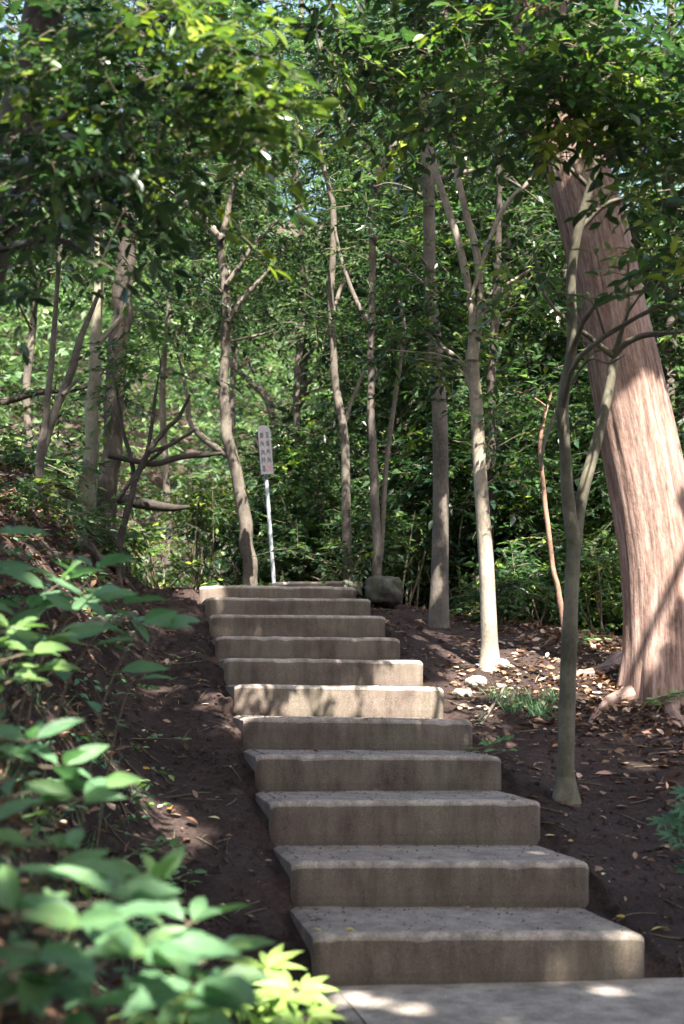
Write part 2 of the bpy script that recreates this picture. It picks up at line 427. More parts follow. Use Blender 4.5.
def stone_mat(name, dark, midc, lite, sc=1.0, moss=0.0, bs=.35, wear_shade=False):
    m, t = mat(name); tc = N(t, 'TexCoord'); v = tc.outputs['Object']
    n1 = noise(t, v, 3.2*sc, 6, .62); n2 = noise(t, v, 38*sc, 4, .7); n3 = noise(t, v, 170*sc, 2, .6)
    mp = N(t, 'Mapping'); mp.inputs['Scale'].default_value = (1.6, 1.6, .35); t.links.new(v, mp.inputs['Vector'])
    n4 = noise(t, mp.outputs[0], 7*sc, 4, .65)
    c = ramp(t, n1, [(.28, dark), (.5, midc), (.74, lite)])
    c = mixc(t, .7, c, ramp(t, n4, [(.34, (.5, .47, .44)), (.6, (1.14, 1.12, 1.1))]), 'MULTIPLY')
    c = mixc(t, .8, c, ramp(t, n3, [(.33, (.62, .60, .58)), (.5, (1, 1, 1)), (.68, (1.42, 1.4, 1.35))]), 'MULTIPLY')
    vo = N(t, 'TexVoronoi'); vo.inputs['Scale'].default_value = 95*sc; t.links.new(v, vo.inputs['Vector'])
    c = mixc(t, .45, c, ramp(t, vo.outputs['Distance'], [(.0, (1.5, 1.45, 1.4)), (.16, (1, 1, 1))]), 'MULTIPLY')
    if wear_shade:
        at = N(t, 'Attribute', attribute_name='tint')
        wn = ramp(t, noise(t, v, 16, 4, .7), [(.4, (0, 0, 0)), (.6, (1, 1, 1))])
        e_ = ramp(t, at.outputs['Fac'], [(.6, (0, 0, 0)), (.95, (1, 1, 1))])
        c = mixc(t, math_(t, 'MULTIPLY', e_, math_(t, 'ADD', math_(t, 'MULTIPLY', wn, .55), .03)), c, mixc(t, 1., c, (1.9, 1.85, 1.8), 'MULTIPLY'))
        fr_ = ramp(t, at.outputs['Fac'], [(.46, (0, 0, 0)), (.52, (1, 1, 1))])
        c = mixc(t, fr_, mixc(t, 1., c, (.64, .61, .585), 'MULTIPLY'), mixc(t, 1., c, (1.1, 1.13, 1.15), 'MULTIPLY'))  # risers darkened, treads paled: skylight shading put into the concrete colour
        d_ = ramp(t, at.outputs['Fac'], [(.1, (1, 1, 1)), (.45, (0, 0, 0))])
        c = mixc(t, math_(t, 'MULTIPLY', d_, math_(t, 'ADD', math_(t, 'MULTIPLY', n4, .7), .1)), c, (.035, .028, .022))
    if moss:
        g = N(t, 'NewGeometry'); s = N(t, 'SeparateXYZ'); t.links.new(g.outputs['Normal'], s.inputs[0])
        f = math_(t, 'MULTIPLY', ramp(t, n1, [(.46, (0, 0, 0)), (.6, (1, 1, 1))]), moss)
        c = mixc(t, f, c, (.045, .06, .022))
    h = math_(t, 'ADD', math_(t, 'MULTIPLY', n2, .6), math_(t, 'MULTIPLY', n3, .5))
    p = N(t, 'BsdfPrincipled'); p.inputs['Roughness'].default_value = .9; p.inputs['Specular IOR Level'].default_value = .25
    t.links.new(c, p.inputs['Base Color']); t.links.new(bump(t, h, bs, .006), p.inputs['Normal']); out(t, p.outputs[0])
    return m
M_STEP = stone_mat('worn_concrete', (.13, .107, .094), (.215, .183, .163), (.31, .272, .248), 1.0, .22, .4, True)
M_PAVE = stone_mat('paving_concrete', (.16, .142, .125), (.24, .218, .195), (.32, .295, .27), .8, 0)
M_ROCK = stone_mat('mossy_rock', (.04, .038, .032), (.085, .08, .068), (.15, .14, .12), 2.2, .7, .8)
M_ROCKL = stone_mat('pale_stone', (.16, .14, .12), (.25, .23, .2), (.36, .34, .31), 3, .15, .6)

def soil_mat():
    m, t = mat('dark_soil'); tc = N(t, 'TexCoord'); v = tc.outputs['Object']
    n1 = noise(t, v, 1.3, 5, .6); n2 = noise(t, v, 22, 7, .78); n3 = noise(t, v, 110, 3, .7)
    c = ramp(t, n1, [(.3, (.036, .026, .024)), (.5, (.060, .043, .040)), (.72, (.098, .072, .066))])
    c = mixc(t, .8, c, ramp(t, n2, [(.3, (.55, .52, .5)), (.7, (1.5, 1.42, 1.35))]), 'MULTIPLY')
    c = mixc(t, .8, c, ramp(t, n3, [(.35, (.6, .6, .6)), (.62, (1.1, 1.1, 1.1)), (.75, (2.2, 2.0, 1.8))]), 'MULTIPLY')
    h = math_(t, 'ADD', n2, math_(t, 'MULTIPLY', n3, .5))
    p = N(t, 'BsdfPrincipled'); p.inputs['Roughness'].default_value = .95; p.inputs['Specular IOR Level'].default_value = .15
    t.links.new(c, p.inputs['Base Color']); t.links.new(bump(t, h, 1.0, .04), p.inputs['Normal']); out(t, p.outputs[0])
    return m
M_SOIL = soil_mat()
M_LITTER = leaf_mat('dead_leaf', [(0, (.055, .03, .02)), (.35, (.14, .075, .048)), (.6, (.24, .15, .105)), (.85, (.36, .26, .20)), (1, (.45, .36, .28))], .12, .75, .2, tr_tint=(1, .8, .5))
M_YELLOW = leaf_mat('yellow_leaf', [(0, (.42, .19, .04)), (.5, (.55, .40, .10)), (1, (.62, .58, .34))], .2, .6, .3, tr_tint=(1, .9, .5))
M_RED = leaf_mat('reddish_leaf', [(0, (.22, .06, .045)), (.5, (.38, .17, .13)), (1, (.50, .32, .26))], .15, .7, .2, tr_tint=(1, .8, .5))

def plain(name, col, rough=.5, metal=0.0, nz=.15):
    m, t = mat(name); tc = N(t, 'TexCoord')
    n1 = noise(t, tc.outputs['Object'], 14, 5, .65)
    c = mixc(t, 1., col, ramp(t, n1, [(.3, (1-nz*2,)*3), (.7, (1+nz,)*3)]), 'MULTIPLY')
    p = N(t, 'BsdfPrincipled'); p.inputs['Roughness'].default_value = rough; p.inputs['Metallic'].default_value = metal
    t.links.new(c, p.inputs['Base Color']); out(t, p.outputs[0]); return m
M_POLE = plain('painted_steel_pole', (.30, .33, .36), .5, 0, .25)
M_PLATE = plain('grey_sign_plate', (.040, .040, .048), .9)
M_PAINT = plain('black_sign_paint', (.015, .015, .02), .6)
M_PAINTR = plain('faded_red_paint', (.09, .035, .035), .6)

# ------------------------------------------------------------------ ground: one sheet
def axis(lo, hi, c0, c1, fine, grow):
    a = [c0]
    while a[-1] < c1: a.append(a[-1]+fine)
    s = fine
    while a[-1] < hi: s *= grow; a.append(a[-1]+s)
    s = fine; b = [c0]
    while b[-1] > lo: s *= grow; b.append(b[-1]-s)
    return np.array(b[:0:-1]+a)
gx = axis(-260, 260, -3.2, 5.2, .035, 1.12); gy = axis(-120, 400, -3.5, 9.5, .045, 1.10)
X, Y = np.meshgrid(gx, gy); Z = terrain(X, Y)
g = MB(); nx = len(gx); ny = len(gy)
ii = (np.arange(ny-1)[:, None]*nx+np.arange(nx-1)[None]).ravel()
g.add(np.stack([X, Y, Z], -1).reshape(-1, 3), np.stack([ii, ii+1, ii+nx+1, ii+nx], -1))
ground = g.build('ground', M_SOIL); tag(ground, kind='structure')

# ------------------------------------------------------------------ concrete steps
TLp = {1: (314, 934), 2: (292.6, 862.5), 3: (271, 801.5), 4: (256.8, 754.5), 5: (244, 717.5), 6: (235, 684), 7: (225, 657.6), 8: (216.3, 635.7), 9: (210.5, 614.3), 10: (206, 597), 11: (200, 585)}
TRp = {1: (647, 933.5), 2: (591, 861.5), 3: (542, 799.8), 4: (502.6, 756), 5: (473.7, 720.5), 6: (444.7, 687), 7: (424, 660), 8: (401, 637.5), 9: (386, 615.5), 10: (371.5, 598.5), 11: (357, 586.5)}
def at_y(p, yw):
    d = CF+(p[0]-CX)/FPX*CR-(p[1]-CY)/FPX*CU
    return CAM+d*(yw-CAM[1])/d[1]
STEP = {}
for k in range(1, NSTEP+1):
    yw = (k-1)*TREAD
    a = at_y(TLp[k], yw); b = at_y(TRp[k], yw)
    STEP[k] = (a[0], b[0], yw, a[2], b[2])
STEP[12] = (STEP[11][0]+.75, STEP[11][1]+.05, 11*TREAD, STEP[11][3]+.11, STEP[11][4]+.11)

def slab(mb, x0, x1, y0, y1, z0, zl, zr, bev=.026, nxs=44, rough=.009, seed=0, front_in=.0):
    """worn block: rounded front and side edges, chipped a little"""
    prof = []   # (y offset from front, z offset from top)
    for a in np.linspace(0, math.pi/2, 5): prof.append((bev*(1-math.sin(a)), -bev*(1-math.cos(a))))
    prof = prof[::-1]
    nfr = 7
    front = [(0.0+front_in*(q/nfr), -bev-(q/nfr)*(1-1e-3)*((zl+zr)/2-z0-bev)) for q in range(nfr, 0, -1)]
    path = front+prof+[(yy, 0) for yy in np.linspace(.07, y1-y0, 7)]
    xs = np.linspace(0, 1, nxs)
    xs = np.concatenate([[0, .003, .008, .016], xs[1:-1], [.984, .992, .997, 1]])
    V = []
    for (dy, dz) in path:
        for s in xs:
            e = min(s, 1-s)*(x1-x0); rd = max(0, 1-e/.05)
            zt = zl*(1-s)+zr*s
            xx = x0+(x1-x0)*s
            nz = rough*2*float(fbm(xx*6+seed*7, dy*6+dz*9+seed, 3))
            chip = .013*max(0, float(vnoise(xx*11+seed*3.3, seed*5.1))-.66)/.34 if abs(dz) < bev*1.5 and dy < bev*1.5 else 0
            V.append([xx, y0+dy+rd*rd*.03+nz*.8+chip, zt+dz-rd*rd*.016*(1 if dz > -.03 else 0)+nz*(.6 if dz > -bev*.99 else 0)-chip])
    V = np.array(V); n = len(xs); m = len(path)
    i = np.arange(m-1)[:, None]*n; j = np.arange(n-1)[None]
    F = np.stack([i+j, i+j+1, i+n+j+1, i+n+j], -1).reshape(-1, 4)
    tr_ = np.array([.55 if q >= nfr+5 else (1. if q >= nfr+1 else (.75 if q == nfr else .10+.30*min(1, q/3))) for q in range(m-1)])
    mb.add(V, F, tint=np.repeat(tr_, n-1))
    # side walls
    for col, flip in ((0, False), (n-1, True)):
        ring = V.reshape(m, n, 3)[:, col]; low = ring.copy(); low[:, 2] = z0
        VV = np.vstack([ring, low]); q = np.arange(m-1)
        f = np.stack([q, q+1, q+m+1, q+m], -1)
        if flip: f = f[:, ::-1]
        mb.add(VV, f)

stair = empty('concrete_staircase', (.7, 0, 0))
tag(stair, 'flight of worn grey-brown concrete steps climbing the dark earth slope', 'staircase')
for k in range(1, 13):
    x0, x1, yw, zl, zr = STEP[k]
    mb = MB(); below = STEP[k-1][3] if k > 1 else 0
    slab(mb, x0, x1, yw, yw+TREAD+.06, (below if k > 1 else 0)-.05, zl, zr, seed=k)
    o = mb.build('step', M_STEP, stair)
    if k == 6: o['label'] = 'step with a bright sunlit patch on its face'

# paved landing at the foot
mb = MB()
slab(mb, .03, 4.4, -9.0, .012, -.12, 0.0, 0.0, bev=.02, nxs=80, rough=.004, seed=33)
# (slab() builds from its front; the landing only shows its top)
pave = mb.build('path', M_PAVE); tag(pave, kind='structure')

# rim stone to the right of the top step and the boulder
def rock(name, c, size, seed, m, label, cat='rock', group=None, blocky=0.0, rot=0.0):
    mb = MB(); nu, nv = 40, 24
    u = np.arange(nu)/nu*2*np.pi; v = np.linspace(0, np.pi, nv)
    U, W = np.meshgrid(u, v); D = np.stack([np.sin(W)*np.cos(U), np.sin(W)*np.sin(U), np.cos(W)], -1)
    if blocky: D = D/np.maximum(np.abs(D).max(-1, keepdims=True), 1e-6)*blocky+D*(1-blocky)
    n = 1+.45*fbm(D[..., 0]*1.6+D[..., 2]*1.1+seed*3, D[..., 1]*1.6-D[..., 2]*.9+seed*5, 4)+.30*fbm(D[..., 0]*5+D[..., 2]*4+seed, D[..., 1]*5+D[..., 2]*3, 3)
    P = D*n[..., None]*np.asarray(size)/2
    ca, sa = math.cos(rot), math.sin(rot)
    P = np.stack([P[..., 0]*ca-P[..., 1]*sa, P[..., 0]*sa+P[..., 1]*ca, P[..., 2]], -1)+np.asarray(c)
    i = np.arange(nv-1)[:, None]*nu; j = np.arange(nu)[None]; j2 = (j+1) % nu
    mb.add(P.reshape(-1, 3), np.stack([i+j, i+nu+j, i+nu+j2, i+j2], -1).reshape(-1, 4))
    o = mb.build(name, m, origin=c); tag(o, label, cat, group); return o
p = px(384, 591, 12.15); rock('boulder', p, (.36, .34, .28), 3, M_ROCK, 'squat dark mossy boulder at the right end of the topmost steps', blocky=.35)
p = px(352, 589, 12.6); rock('boulder', p, (.20, .2, .16), 9, M_ROCK, 'small nearly black stone wedged between the top step and the big boulder', blocky=.5)
for (a, b, s, z, lab) in ((476, 686, (.16, .13, .10), 5, 'pale angular stone at the foot of the sunlit slim trunk'),
                          (462, 696, (.15, .12, .07), 8, 'flat tan stone beside the end of the sunlit step'),
                          (500, 668, (.17, .15, .10), 12, 'lumpy pinkish stone just right of the slim pale trunk')):
    q, d = ground_at(a, b); rock('stone', q+np.array([0, 0, s[2]*.25]), s, z, M_ROCKL, lab, 'stone')

# ------------------------------------------------------------------ sun patches the photo shows
def on_step(k, a, b): return at_y((a, b), STEP[k][2]-.01)
for (k, a, b, r) in ((6, 402, 700, .14), (6, 436, 702, .13), (6, 345, 700, .06), (6, 378, 704, .09), (6, 395, 716, .09), (6, 430, 716, .10), (7, 410, 673, .11), (6, 300, 706, .05), (7, 385, 680, .05), (1, 628, 942, .03), (1, 560, 975, .02)):
    shaft(on_step(k, a, b), r)
for (a, b, r) in ((468, 690, .16), (500, 682, .20), (530, 676, .26), (560, 680, .28), (590, 674, .26), (612, 676, .2), (520, 660, .16), (560, 662, .2),
                  (600, 648, .10), (350, 1014, .06), (400, 1020, .035), (600, 1004, .025), (640, 765, .05), (470, 610, .04), (60, 730, .05), (40, 560, .08), (90, 600, .05)):
    shaft(ground_at(a, b)[0], r)
for a in range(455, 622, 17):
    for b in range(654, 702, 8): shaft(ground_at(a+rng.uniform(-6, 6), b)[0], rng.uniform(.04, .12) if (a > 500 or b > 676) else .02)
D3 = ground_at(490, 668)[1]; DC = ground_at(660, 690)[1]; D2 = ground_at(566, 800)[1]
for (a, b, r) in ((490, 655, .13), (490, 635, .13), (489, 615, .13), (488, 598, .12), (487, 580, .12), (486, 562, .1), (485, 545, .09), (481, 500, .06), (480, 430, .06), (470, 280, .06), (458, 200, .06)): shaft(px(a, b, D3-.07), r)
for (a, b, r) in ((655, 605, .07), (652, 630, .07), (668, 540, .08), (660, 500, .07), (674, 470, .07), (628, 650, .08), (645, 660, .07), (640, 400, .05), (618, 300, .16), (600, 230, .2), (585, 170, .2), (575, 110, .15), (672, 600, .05), (622, 350, .05)): shaft(px(a, b, DC-.33), r*.5)
for (a, b, d, r) in ((436, 582, 11.4, .05), (436, 565, 11.4, .04), (560, 605, 9.5, .05), (590, 490, D2, .03),
                     (215, 30, 4.7, .3), (240, 70, 4.7, .28), (262, 115, 4.7, .22), (285, 145, 4.7, .16), (170, 10, 4.7, .2), (150, 60, 4.8, .12), (60, 250, 4.8, .06), (20, 60, 4.7, .12),
                     (75, 30, 4.8, .07), (180, 110, 4.7, .07), (120, 90, 4.8, .06), (30, 80, 4.6, .07), (60, 90, 4.6, .06), (100, 290, 4.6, .05), (372, 90, 6.2, .08), (545, 125, 6.4, .08), (650, 30, 6.6, .4), (600, 20, 6.6, .35), (670, 90, 6.4, .25), (540, 30, 6.4, .2), (480, 40, 6.5, .15), (400, 60, 6.5, .2), (360, 40, 6.5, .15), (620, 110, 6.3, .2),
                     (280, 985, 3.6, .10), (230, 985, 2.5, .03), (30, 655, 4.0, .06), (15, 632, 4.0, .05), (60, 770, 3.2, .06), (110, 790, 3.2, .04), (70, 600, 4.6, .06), (40, 900, 2.5, .05), (150, 960, 2.3, .05), (190, 930, 2.8, .05), (100, 930, 2.3, .04), (470, 600, 13, .25), (520, 560, 12.5, .2)):
    shaft(px(a, b, d), r)
for i in range(60):       # and through the leaves overhead
    q = px(rng.uniform(-20, 700), rng.uniform(-20, 240), rng.uniform(4.6, 8.5)); r_ = rng.uniform(.05, .20)
    t_ = np.arange(0, 9, .1); w_ = q-t_[:, None]*SUN; k_ = int(np.argmax(w_[:, 2] < terrain(w_[:, 0], w_[:, 1], False)+.1))
    if -1.5 < w_[k_, 0] < 2.1 and -1.5 < w_[k_, 1] < 8: continue      # would fall on the steps or the path
    shaft(q, r_)
for i in range(110):      # sun flecks through the middle distance
    shaft(px(rng.uniform(-30, 700), rng.uniform(60, 570), rng.uniform(10.8, 17)), rng.uniform(.05, .26))

# ------------------------------------------------------------------ openings in the leafage
CLEAR += [(272, 160, 330, 245, .25, 9, 60), (0, 270, 95, 395, .25, 6, 16), (120, 365, 225, 480, .3, 6, 19), (190, 330, 340, 420, .45, 10, 19),
          (448, 352, 480, 402, .1, 8, 24), (612, -10, 684, 50, .35, 6, 24), (655, 130, 684, 190, .3, 9, 24), (280, 385, 330, 430, .35, 10, 19),
          (135, 530, 235, 590, .4, 10, 18), (540, 90, 640, 300, .06, 7.3, 9.2), (600, 300, 690, 720, .02, 4, 9.2), (555, 540, 700, 720, .0, 3, 9.4)]

# ------------------------------------------------------------------ trees
def pts(L, d0, d1=None):
    """pixel polyline [(x,y,width_px)] at depth d0..d1 -> points and radii"""
    d1 = d0 if d1 is None else d1; n = len(L)
    P = []; R = []
    for i, (a, b, w_) in enumerate(L):
        d = d0+(d1-d0)*i/(max(1, n-1)); P.append(px(a, b, d)); R.append(w_*.5*d/FPX)
    return np.array(P), np.array(R)
def root_base(P, R, flare=1.7, sink=.12):
    """carry the lowest point into the ground with a flare"""
    p = P[0].copy(); g = float(terrain(p[0], p[1])); p2 = p.copy(); p2[2] = g+.10
    q = p.copy(); q[2] = g-sink
    keep = P[:, 2] > g+.22
    P2 = np.vstack([q, p2, P[keep]]); R2 = np.concatenate([[R[0]*flare], [R[0]*1.12], R[keep]])
    return P2, R2

class Tree:
    def __init__(s, name, label, cat='tree', group=None, bark=None, base=None):
        s.bark = bark or M_BARK; s.root = empty(name, base); tag(s.root, label, cat, group); s.skel = []
    def trunk(s, P, R, **kw):
        mb = MB(); C_ = tube(mb, P, R, **kw); s.skel.append((C_, np.interp(np.linspace(0, 1, len(C_)), np.linspace(0, 1, len(R)), R)))
        mb.build('trunk', s.bark, s.root); return C_
    def branch(s, P, R, keep=True, **kw):
        mb = MB(); C_ = tube(mb, P, R, **kw)
        if keep: s.skel.append((C_, np.interp(np.linspace(0, 1, len(C_)), np.linspace(0, 1, len(R)), R)))
        mb.build('branch', s.bark, s.root); return C_
    def reach(s, c, rmax=.03):
        """a limb from the nearest lower point of the skeleton to a leaf clump"""
        best = None
        if in_shaft(np.asarray(c)[None]).any(): return
        for C_, R_ in s.skel:
            d = np.linalg.norm(C_-c, axis=1)+np.maximum(0, C_[:, 2]-c[2]+.1)*3
            i = int(np.argmin(d))
            if best is None or d[i] < best[0]: best = (d[i], C_[i], R_[i])
        a = best[1]; L = np.linalg.norm(c-a)
        if L < .25: return
        r0 = min(best[2]*.6, rmax, .006+L*.011)
        m1 = a+(c-a)*.35+np.array([0, 0, .10*L])+rng.normal(size=3)*.05*L
        m2 = a+(c-a)*.7+np.array([0, 0, .08*L])+rng.normal(size=3)*.05*L
        seg = np.concatenate([a+(m1-a)*t_ for t_ in np.linspace(0, 1, 8)]+[m1+(m2-m1)*t_ for t_ in np.linspace(0, 1, 8)]+[m2+(c-m2)*t_ for t_ in np.linspace(0, 1, 8)]).reshape(-1, 3)
        if in_shaft(seg).sum() > 3 and c[2] > 5.5: return
        s.branch([a, m1, m2, c], [r0, r0*.75, r0*.5, r0*.25], sides=6, sub=3, keep=True)
    def crown(s, clumps, m=None, reach=True, **kw):
        mb = MB()
        for c, r, n in clumps:
            if reach and rng.random() < .75: s.reach(np.asarray(c, float))
            clump(mb, c, r, n, **kw)
        return mb
def finish(tree, mb, m): return mb.build('crown', [m, M_TWIG], tree.root)

def clumps_px(L, d, r, n, dvar=.6):
    out_ = []
    for a, b in L: out_.append((px(a, b, d+rng.uniform(-dvar, dvar)), r*rng.uniform(.75, 1.25), n))
    return out_

# unseen leaf roof shaped to block sun, shared out among the crowns
SHADE_ROOF = {'cedar': [], 'overhang': [], 'near': [], 'mid': []}
for gx_ in np.arange(-2.7, 5.3, .95):
    for gy_ in np.arange(-11.5, 3.7, .95):
        q = np.array([gx_+rng.uniform(-.45, .45), gy_+rng.uniform(-.45, .45), rng.uniform(6.6, 9.6)])
        if gy_ > 3: q[2] += .25*(gy_-3)
        ow = {'cedar': (2.2, 4.0), 'overhang': (-2.0, -3.0), 'near': (2.6, -7.5), 'mid': (3.6, -2.5)}
        k_ = min(ow, key=lambda o_: (q[0]-ow[o_][0])**2+(q[1]-ow[o_][1])**2)
        big = gy_ < 0
        SHADE_ROOF[k_].append((q, (68 if -7 < gy_ < -2 else 50) if big else (125 if -1 < gx_ < 3 else 95), .205 if big else .135))

# --- great cedar on the right
Dc = 9.1
base, Dc = ground_at(660, 690)
Dc = float(to_px(base)[2])
t1 = Tree('cedar_tree', 'massive leaning cedar with stringy red-brown bark at the right edge', base=base, bark=M_CEDAR)
L = [(664, 690, 92), (663, 640, 86), (660, 570, 85), (649, 500, 84), (632, 410, 82), (612, 310, 76), (595, 230, 73), (573, 150, 67), (562, 100, 64), (540, 0, 60), (520, -260, 48), (490, -520, 34), (470, -760, 14)]
P, R = pts(L, Dc, Dc+1.2); R = R*.91
P = np.vstack([P[0]-np.array([0, 0, .35]), P]); R = np.concatenate([[R[0]*1.05], R])
def cedar_radial(th, Lg, r):
    T_, G = np.meshgrid(th, Lg)
    W_ = T_+.25*fbm(T_*1.5, G*.6, 3)
    ridg = .035*fbm(W_*5+3, G*.45, 3)+.035*fbm(W_*13+9, G*.9, 3)+.03*fbm(T_*30, G*2.2, 3)
    fl = np.exp(-np.maximum(0, G-.35)/.28)*(.02+.22*np.clip(np.sin(T_*5+.7)+.35*np.sin(T_*8+2), 0, 2))
    return 1+ridg*1.4+fl
C_ = t1.trunk(P, R, sides=120, sub=14, wob=.05, radial=cedar_radial)
# surface roots
for i, (L_, w0) in enumerate((([(622, 662, 24), (600, 672, 16), (575, 676, 9), (548, 680, 4)], 0), ([(640, 690, 22), (618, 700, 16), (600, 712, 9), (590, 724, 4)], 0),
                              ([(668, 695, 22), (672, 712, 16), (690, 730, 10)], 0))):
    P = []; R = []
    for a, b, w_ in L_:
        q, d = ground_at(a, b); P.append(q+np.array([0, 0, .0])); R.append(w_*.5*d/FPX)
    mb = MB(); tube(mb, P, R, sides=12, sub=5, wob=.15, crook=.3); mb.build('root', M_CEDAR, t1.root)
mb = MB()
for q, n_, lf in SHADE_ROOF['cedar']:
    clump(mb, q, (.9, .9, .5), n_, leaf=lf, slen=.6, nleaf=10, tint=.35, widen=1.15)
finish(t1, mb, M_LEAF)

# --- forked sapling in front on the right
q, d = ground_at(566, 800)
t2 = Tree('sapling', 'slim forked sapling with smooth grey-green bark right of the steps', base=q, bark=bark_mat('smooth_green_bark', (.05, .046, .033), (.10, .092, .066), (.165, .152, .115), 40, .5, .4, .65))
P, R = pts([(566, 800, 20), (566, 760, 18.5), (567, 700, 17.5), (571, 600, 16), (575, 535, 15.5)], d)
P, R = root_base(P, R, 2.1)
t2.trunk(P, R*.92, sides=18, sub=8, wob=.10)
P, R = pts([(575, 545, 15), (568, 500, 13), (565, 450, 12), (563, 400, 12), (572, 345, 11), (571, 280, 10), (577, 235, 9), (592, 180, 8), (606, 120, 7), (610, 50, 6), (622, -40, 4)], d, d-.5)
t2.branch(P, R, sides=12, sub=6)
P, R = pts([(575, 545, 13), (581, 500, 12), (597, 440, 11), (608, 395, 10), (615, 352, 9)], d, d+.1)
t2.branch(P, R, sides=12, sub=6)
for L_ in ([(615, 354, 8), (625, 344, 6.5), (642, 336, 6), (665, 333, 5), (700, 330, 4)], [(614, 356, 7), (600, 346, 6), (587, 335, 5), (565, 318, 5), (545, 295, 4), (533, 250, 3)],
           [(614, 356, 8), (622, 330, 5), (630, 300, 4), (628, 260, 3)], [(590, 188, 6), (560, 160, 4), (520, 130, 3)], [(578, 232, 6), (605, 205, 5), (640, 195, 3), (670, 190, 2)],
           [(606, 120, 6), (630, 70, 5), (655, 20, 4)], [(563, 400, 5), (545, 440, 4), (541, 470, 3)]):
    P, R = pts(L_, d-.1, d-.3); t2.branch(P, R, sides=8, sub=5)
cl = clumps_px([(670, 215), (665, 270), (680, 250), (640, 200), (655, 300), (676, 320)], 6.0, .16, 7, .2)
cl += clumps_px([(600, 130), (560, 110), (650, 110), (620, 60), (670, 60), (520, 120), (640, 20), (580, 40), (675, 140), (600, 10), (660, 90), (540, 60), (630, 150), (672, 170), (560, 10), (500, 80), (570, 80), (620, 100), (590, 60), (680, 30), (480, 20), (540, 100), (610, 40), (560, 60)], 6.3, .26, 16, .3)
cl += clumps_px([(400, 30), (350, 50), (440, 60), (380, 80), (480, 100), (320, 20), (420, 100), (460, 10)], 6.6, .22, 11, .3)
cl += clumps_px([(630, 290), (600, 335), (545, 280), (625, 355)], 6.5, .12, 3, .1)
yl = clumps_px([(560, 120), (552, 132), (570, 112)], 6.2, .07, 4, .05)+clumps_px([(655, 360), (500, 262), (612, 258)], 6.4, .05, 1, .1)
mb = t2.crown(cl, leaf=.085, slen=.26, nleaf=7, tint=.44, tvar=.24, tpl=T_MED, droop=.3)
for c_, r_, n_ in yl: clump(mb, c_, r_, n_, leaf=.085, slen=.18, nleaf=6, tint=1., tvar=.02, tpl=T_MED, droop=.4, flat=.6)
finish(t2, mb, M_LEAFM)

# --- slim pale tree lit by the sun
q, d = ground_at(490, 668)
t3 = Tree('slim_tree', 'slim pale-barked tree brightly sunlit at its foot, forking high up', base=q, bark=M_BARKL)
P, R = pts([(490, 668, 18), (489, 630, 16.5), (486, 560, 15), (480, 470, 14), (476, 400, 13), (471, 350, 12)], d, d+.1)
P, R = root_base(P, R, 1.6); t3.trunk(P, R, sides=18, sub=8, wob=.05)
for L_ in ([(472, 360, 11), (472, 310, 8), (459, 245, 8), (445, 200, 7), (436, 170, 6), (420, 100, 4)], [(474, 360, 9), (480, 310, 7), (477, 255, 8), (464, 205, 7), (453, 145, 7), (448, 60, 5), (445, -30, 4)],
           [(476, 400, 7), (462, 365, 6), (440, 345, 4)], [(480, 320, 5), (500, 290, 4), (530, 270, 3)], [(470, 300, 4), (500, 215, 5), (530, 180, 4), (545, 150, 3)]):
    P, R = pts(L_, d+.05, d+.2); t3.branch(P, R, sides=9, sub=6)
cl = clumps_px([(400, 325), (430, 345), (455, 365), (470, 340), (500, 350), (440, 300), (480, 290), (520, 320), (420, 280), (505, 260), (465, 385), (390, 350), (530, 240), (412, 360), (540, 300)], d+.1, .24, 12, .4)
cl += clumps_px([(440, 90), (460, 40), (400, 60), (500, 60), (490, 120), (420, 20), (520, 20), (380, 90), (450, 130), (350, 30), (410, 110), (360, 70)], 7.4, .3, 16, .5)
mb = t3.crown(cl, leaf=.085, slen=.3, nleaf=8, tint=.40, tvar=.22, tpl=T_MED)
finish(t3, mb, M_LEAF)

# --- grey trunk right of the boulder
q = px(440, 607, 11.5); q[2] = float(terrain(q[0], q[1])); d = 11.5
t4 = Tree('straight_tree', 'straight grey-barked tree standing right of the mossy boulder', base=q, bark=M_BARK)
P, R = pts([(439, 605, 21), (440, 560, 19), (441, 500, 18), (440, 420, 17), (435, 345, 15), (430, 280, 14), (429, 200, 13), (425, 120, 12), (422, 20, 10), (415, -120, 7)], d, d+.3)
P, R = root_base(P, R, 1.4); t4.trunk(P, R*.9, sides=20, sub=8, wob=.05)
def rnd_clumps(x0, x1, y0, y1, n, d0, d1, r, ns, ok=None):
    o = []
    while len(o) < n:
        a = rng.uniform(x0, x1); b = rng.uniform(y0, y1)
        if ok and not ok(a, b): continue
        o.append((px(a, b, rng.uniform(d0, d1)), r*rng.uniform(.7, 1.3), ns))
    return o
mb = t4.crown(rnd_clumps(370, 560, -60, 250, 18, d-.6, d+1.6, .42, 26), leaf=.085, slen=.34, tint=.32)
finish(t4, mb, M_LEAF)

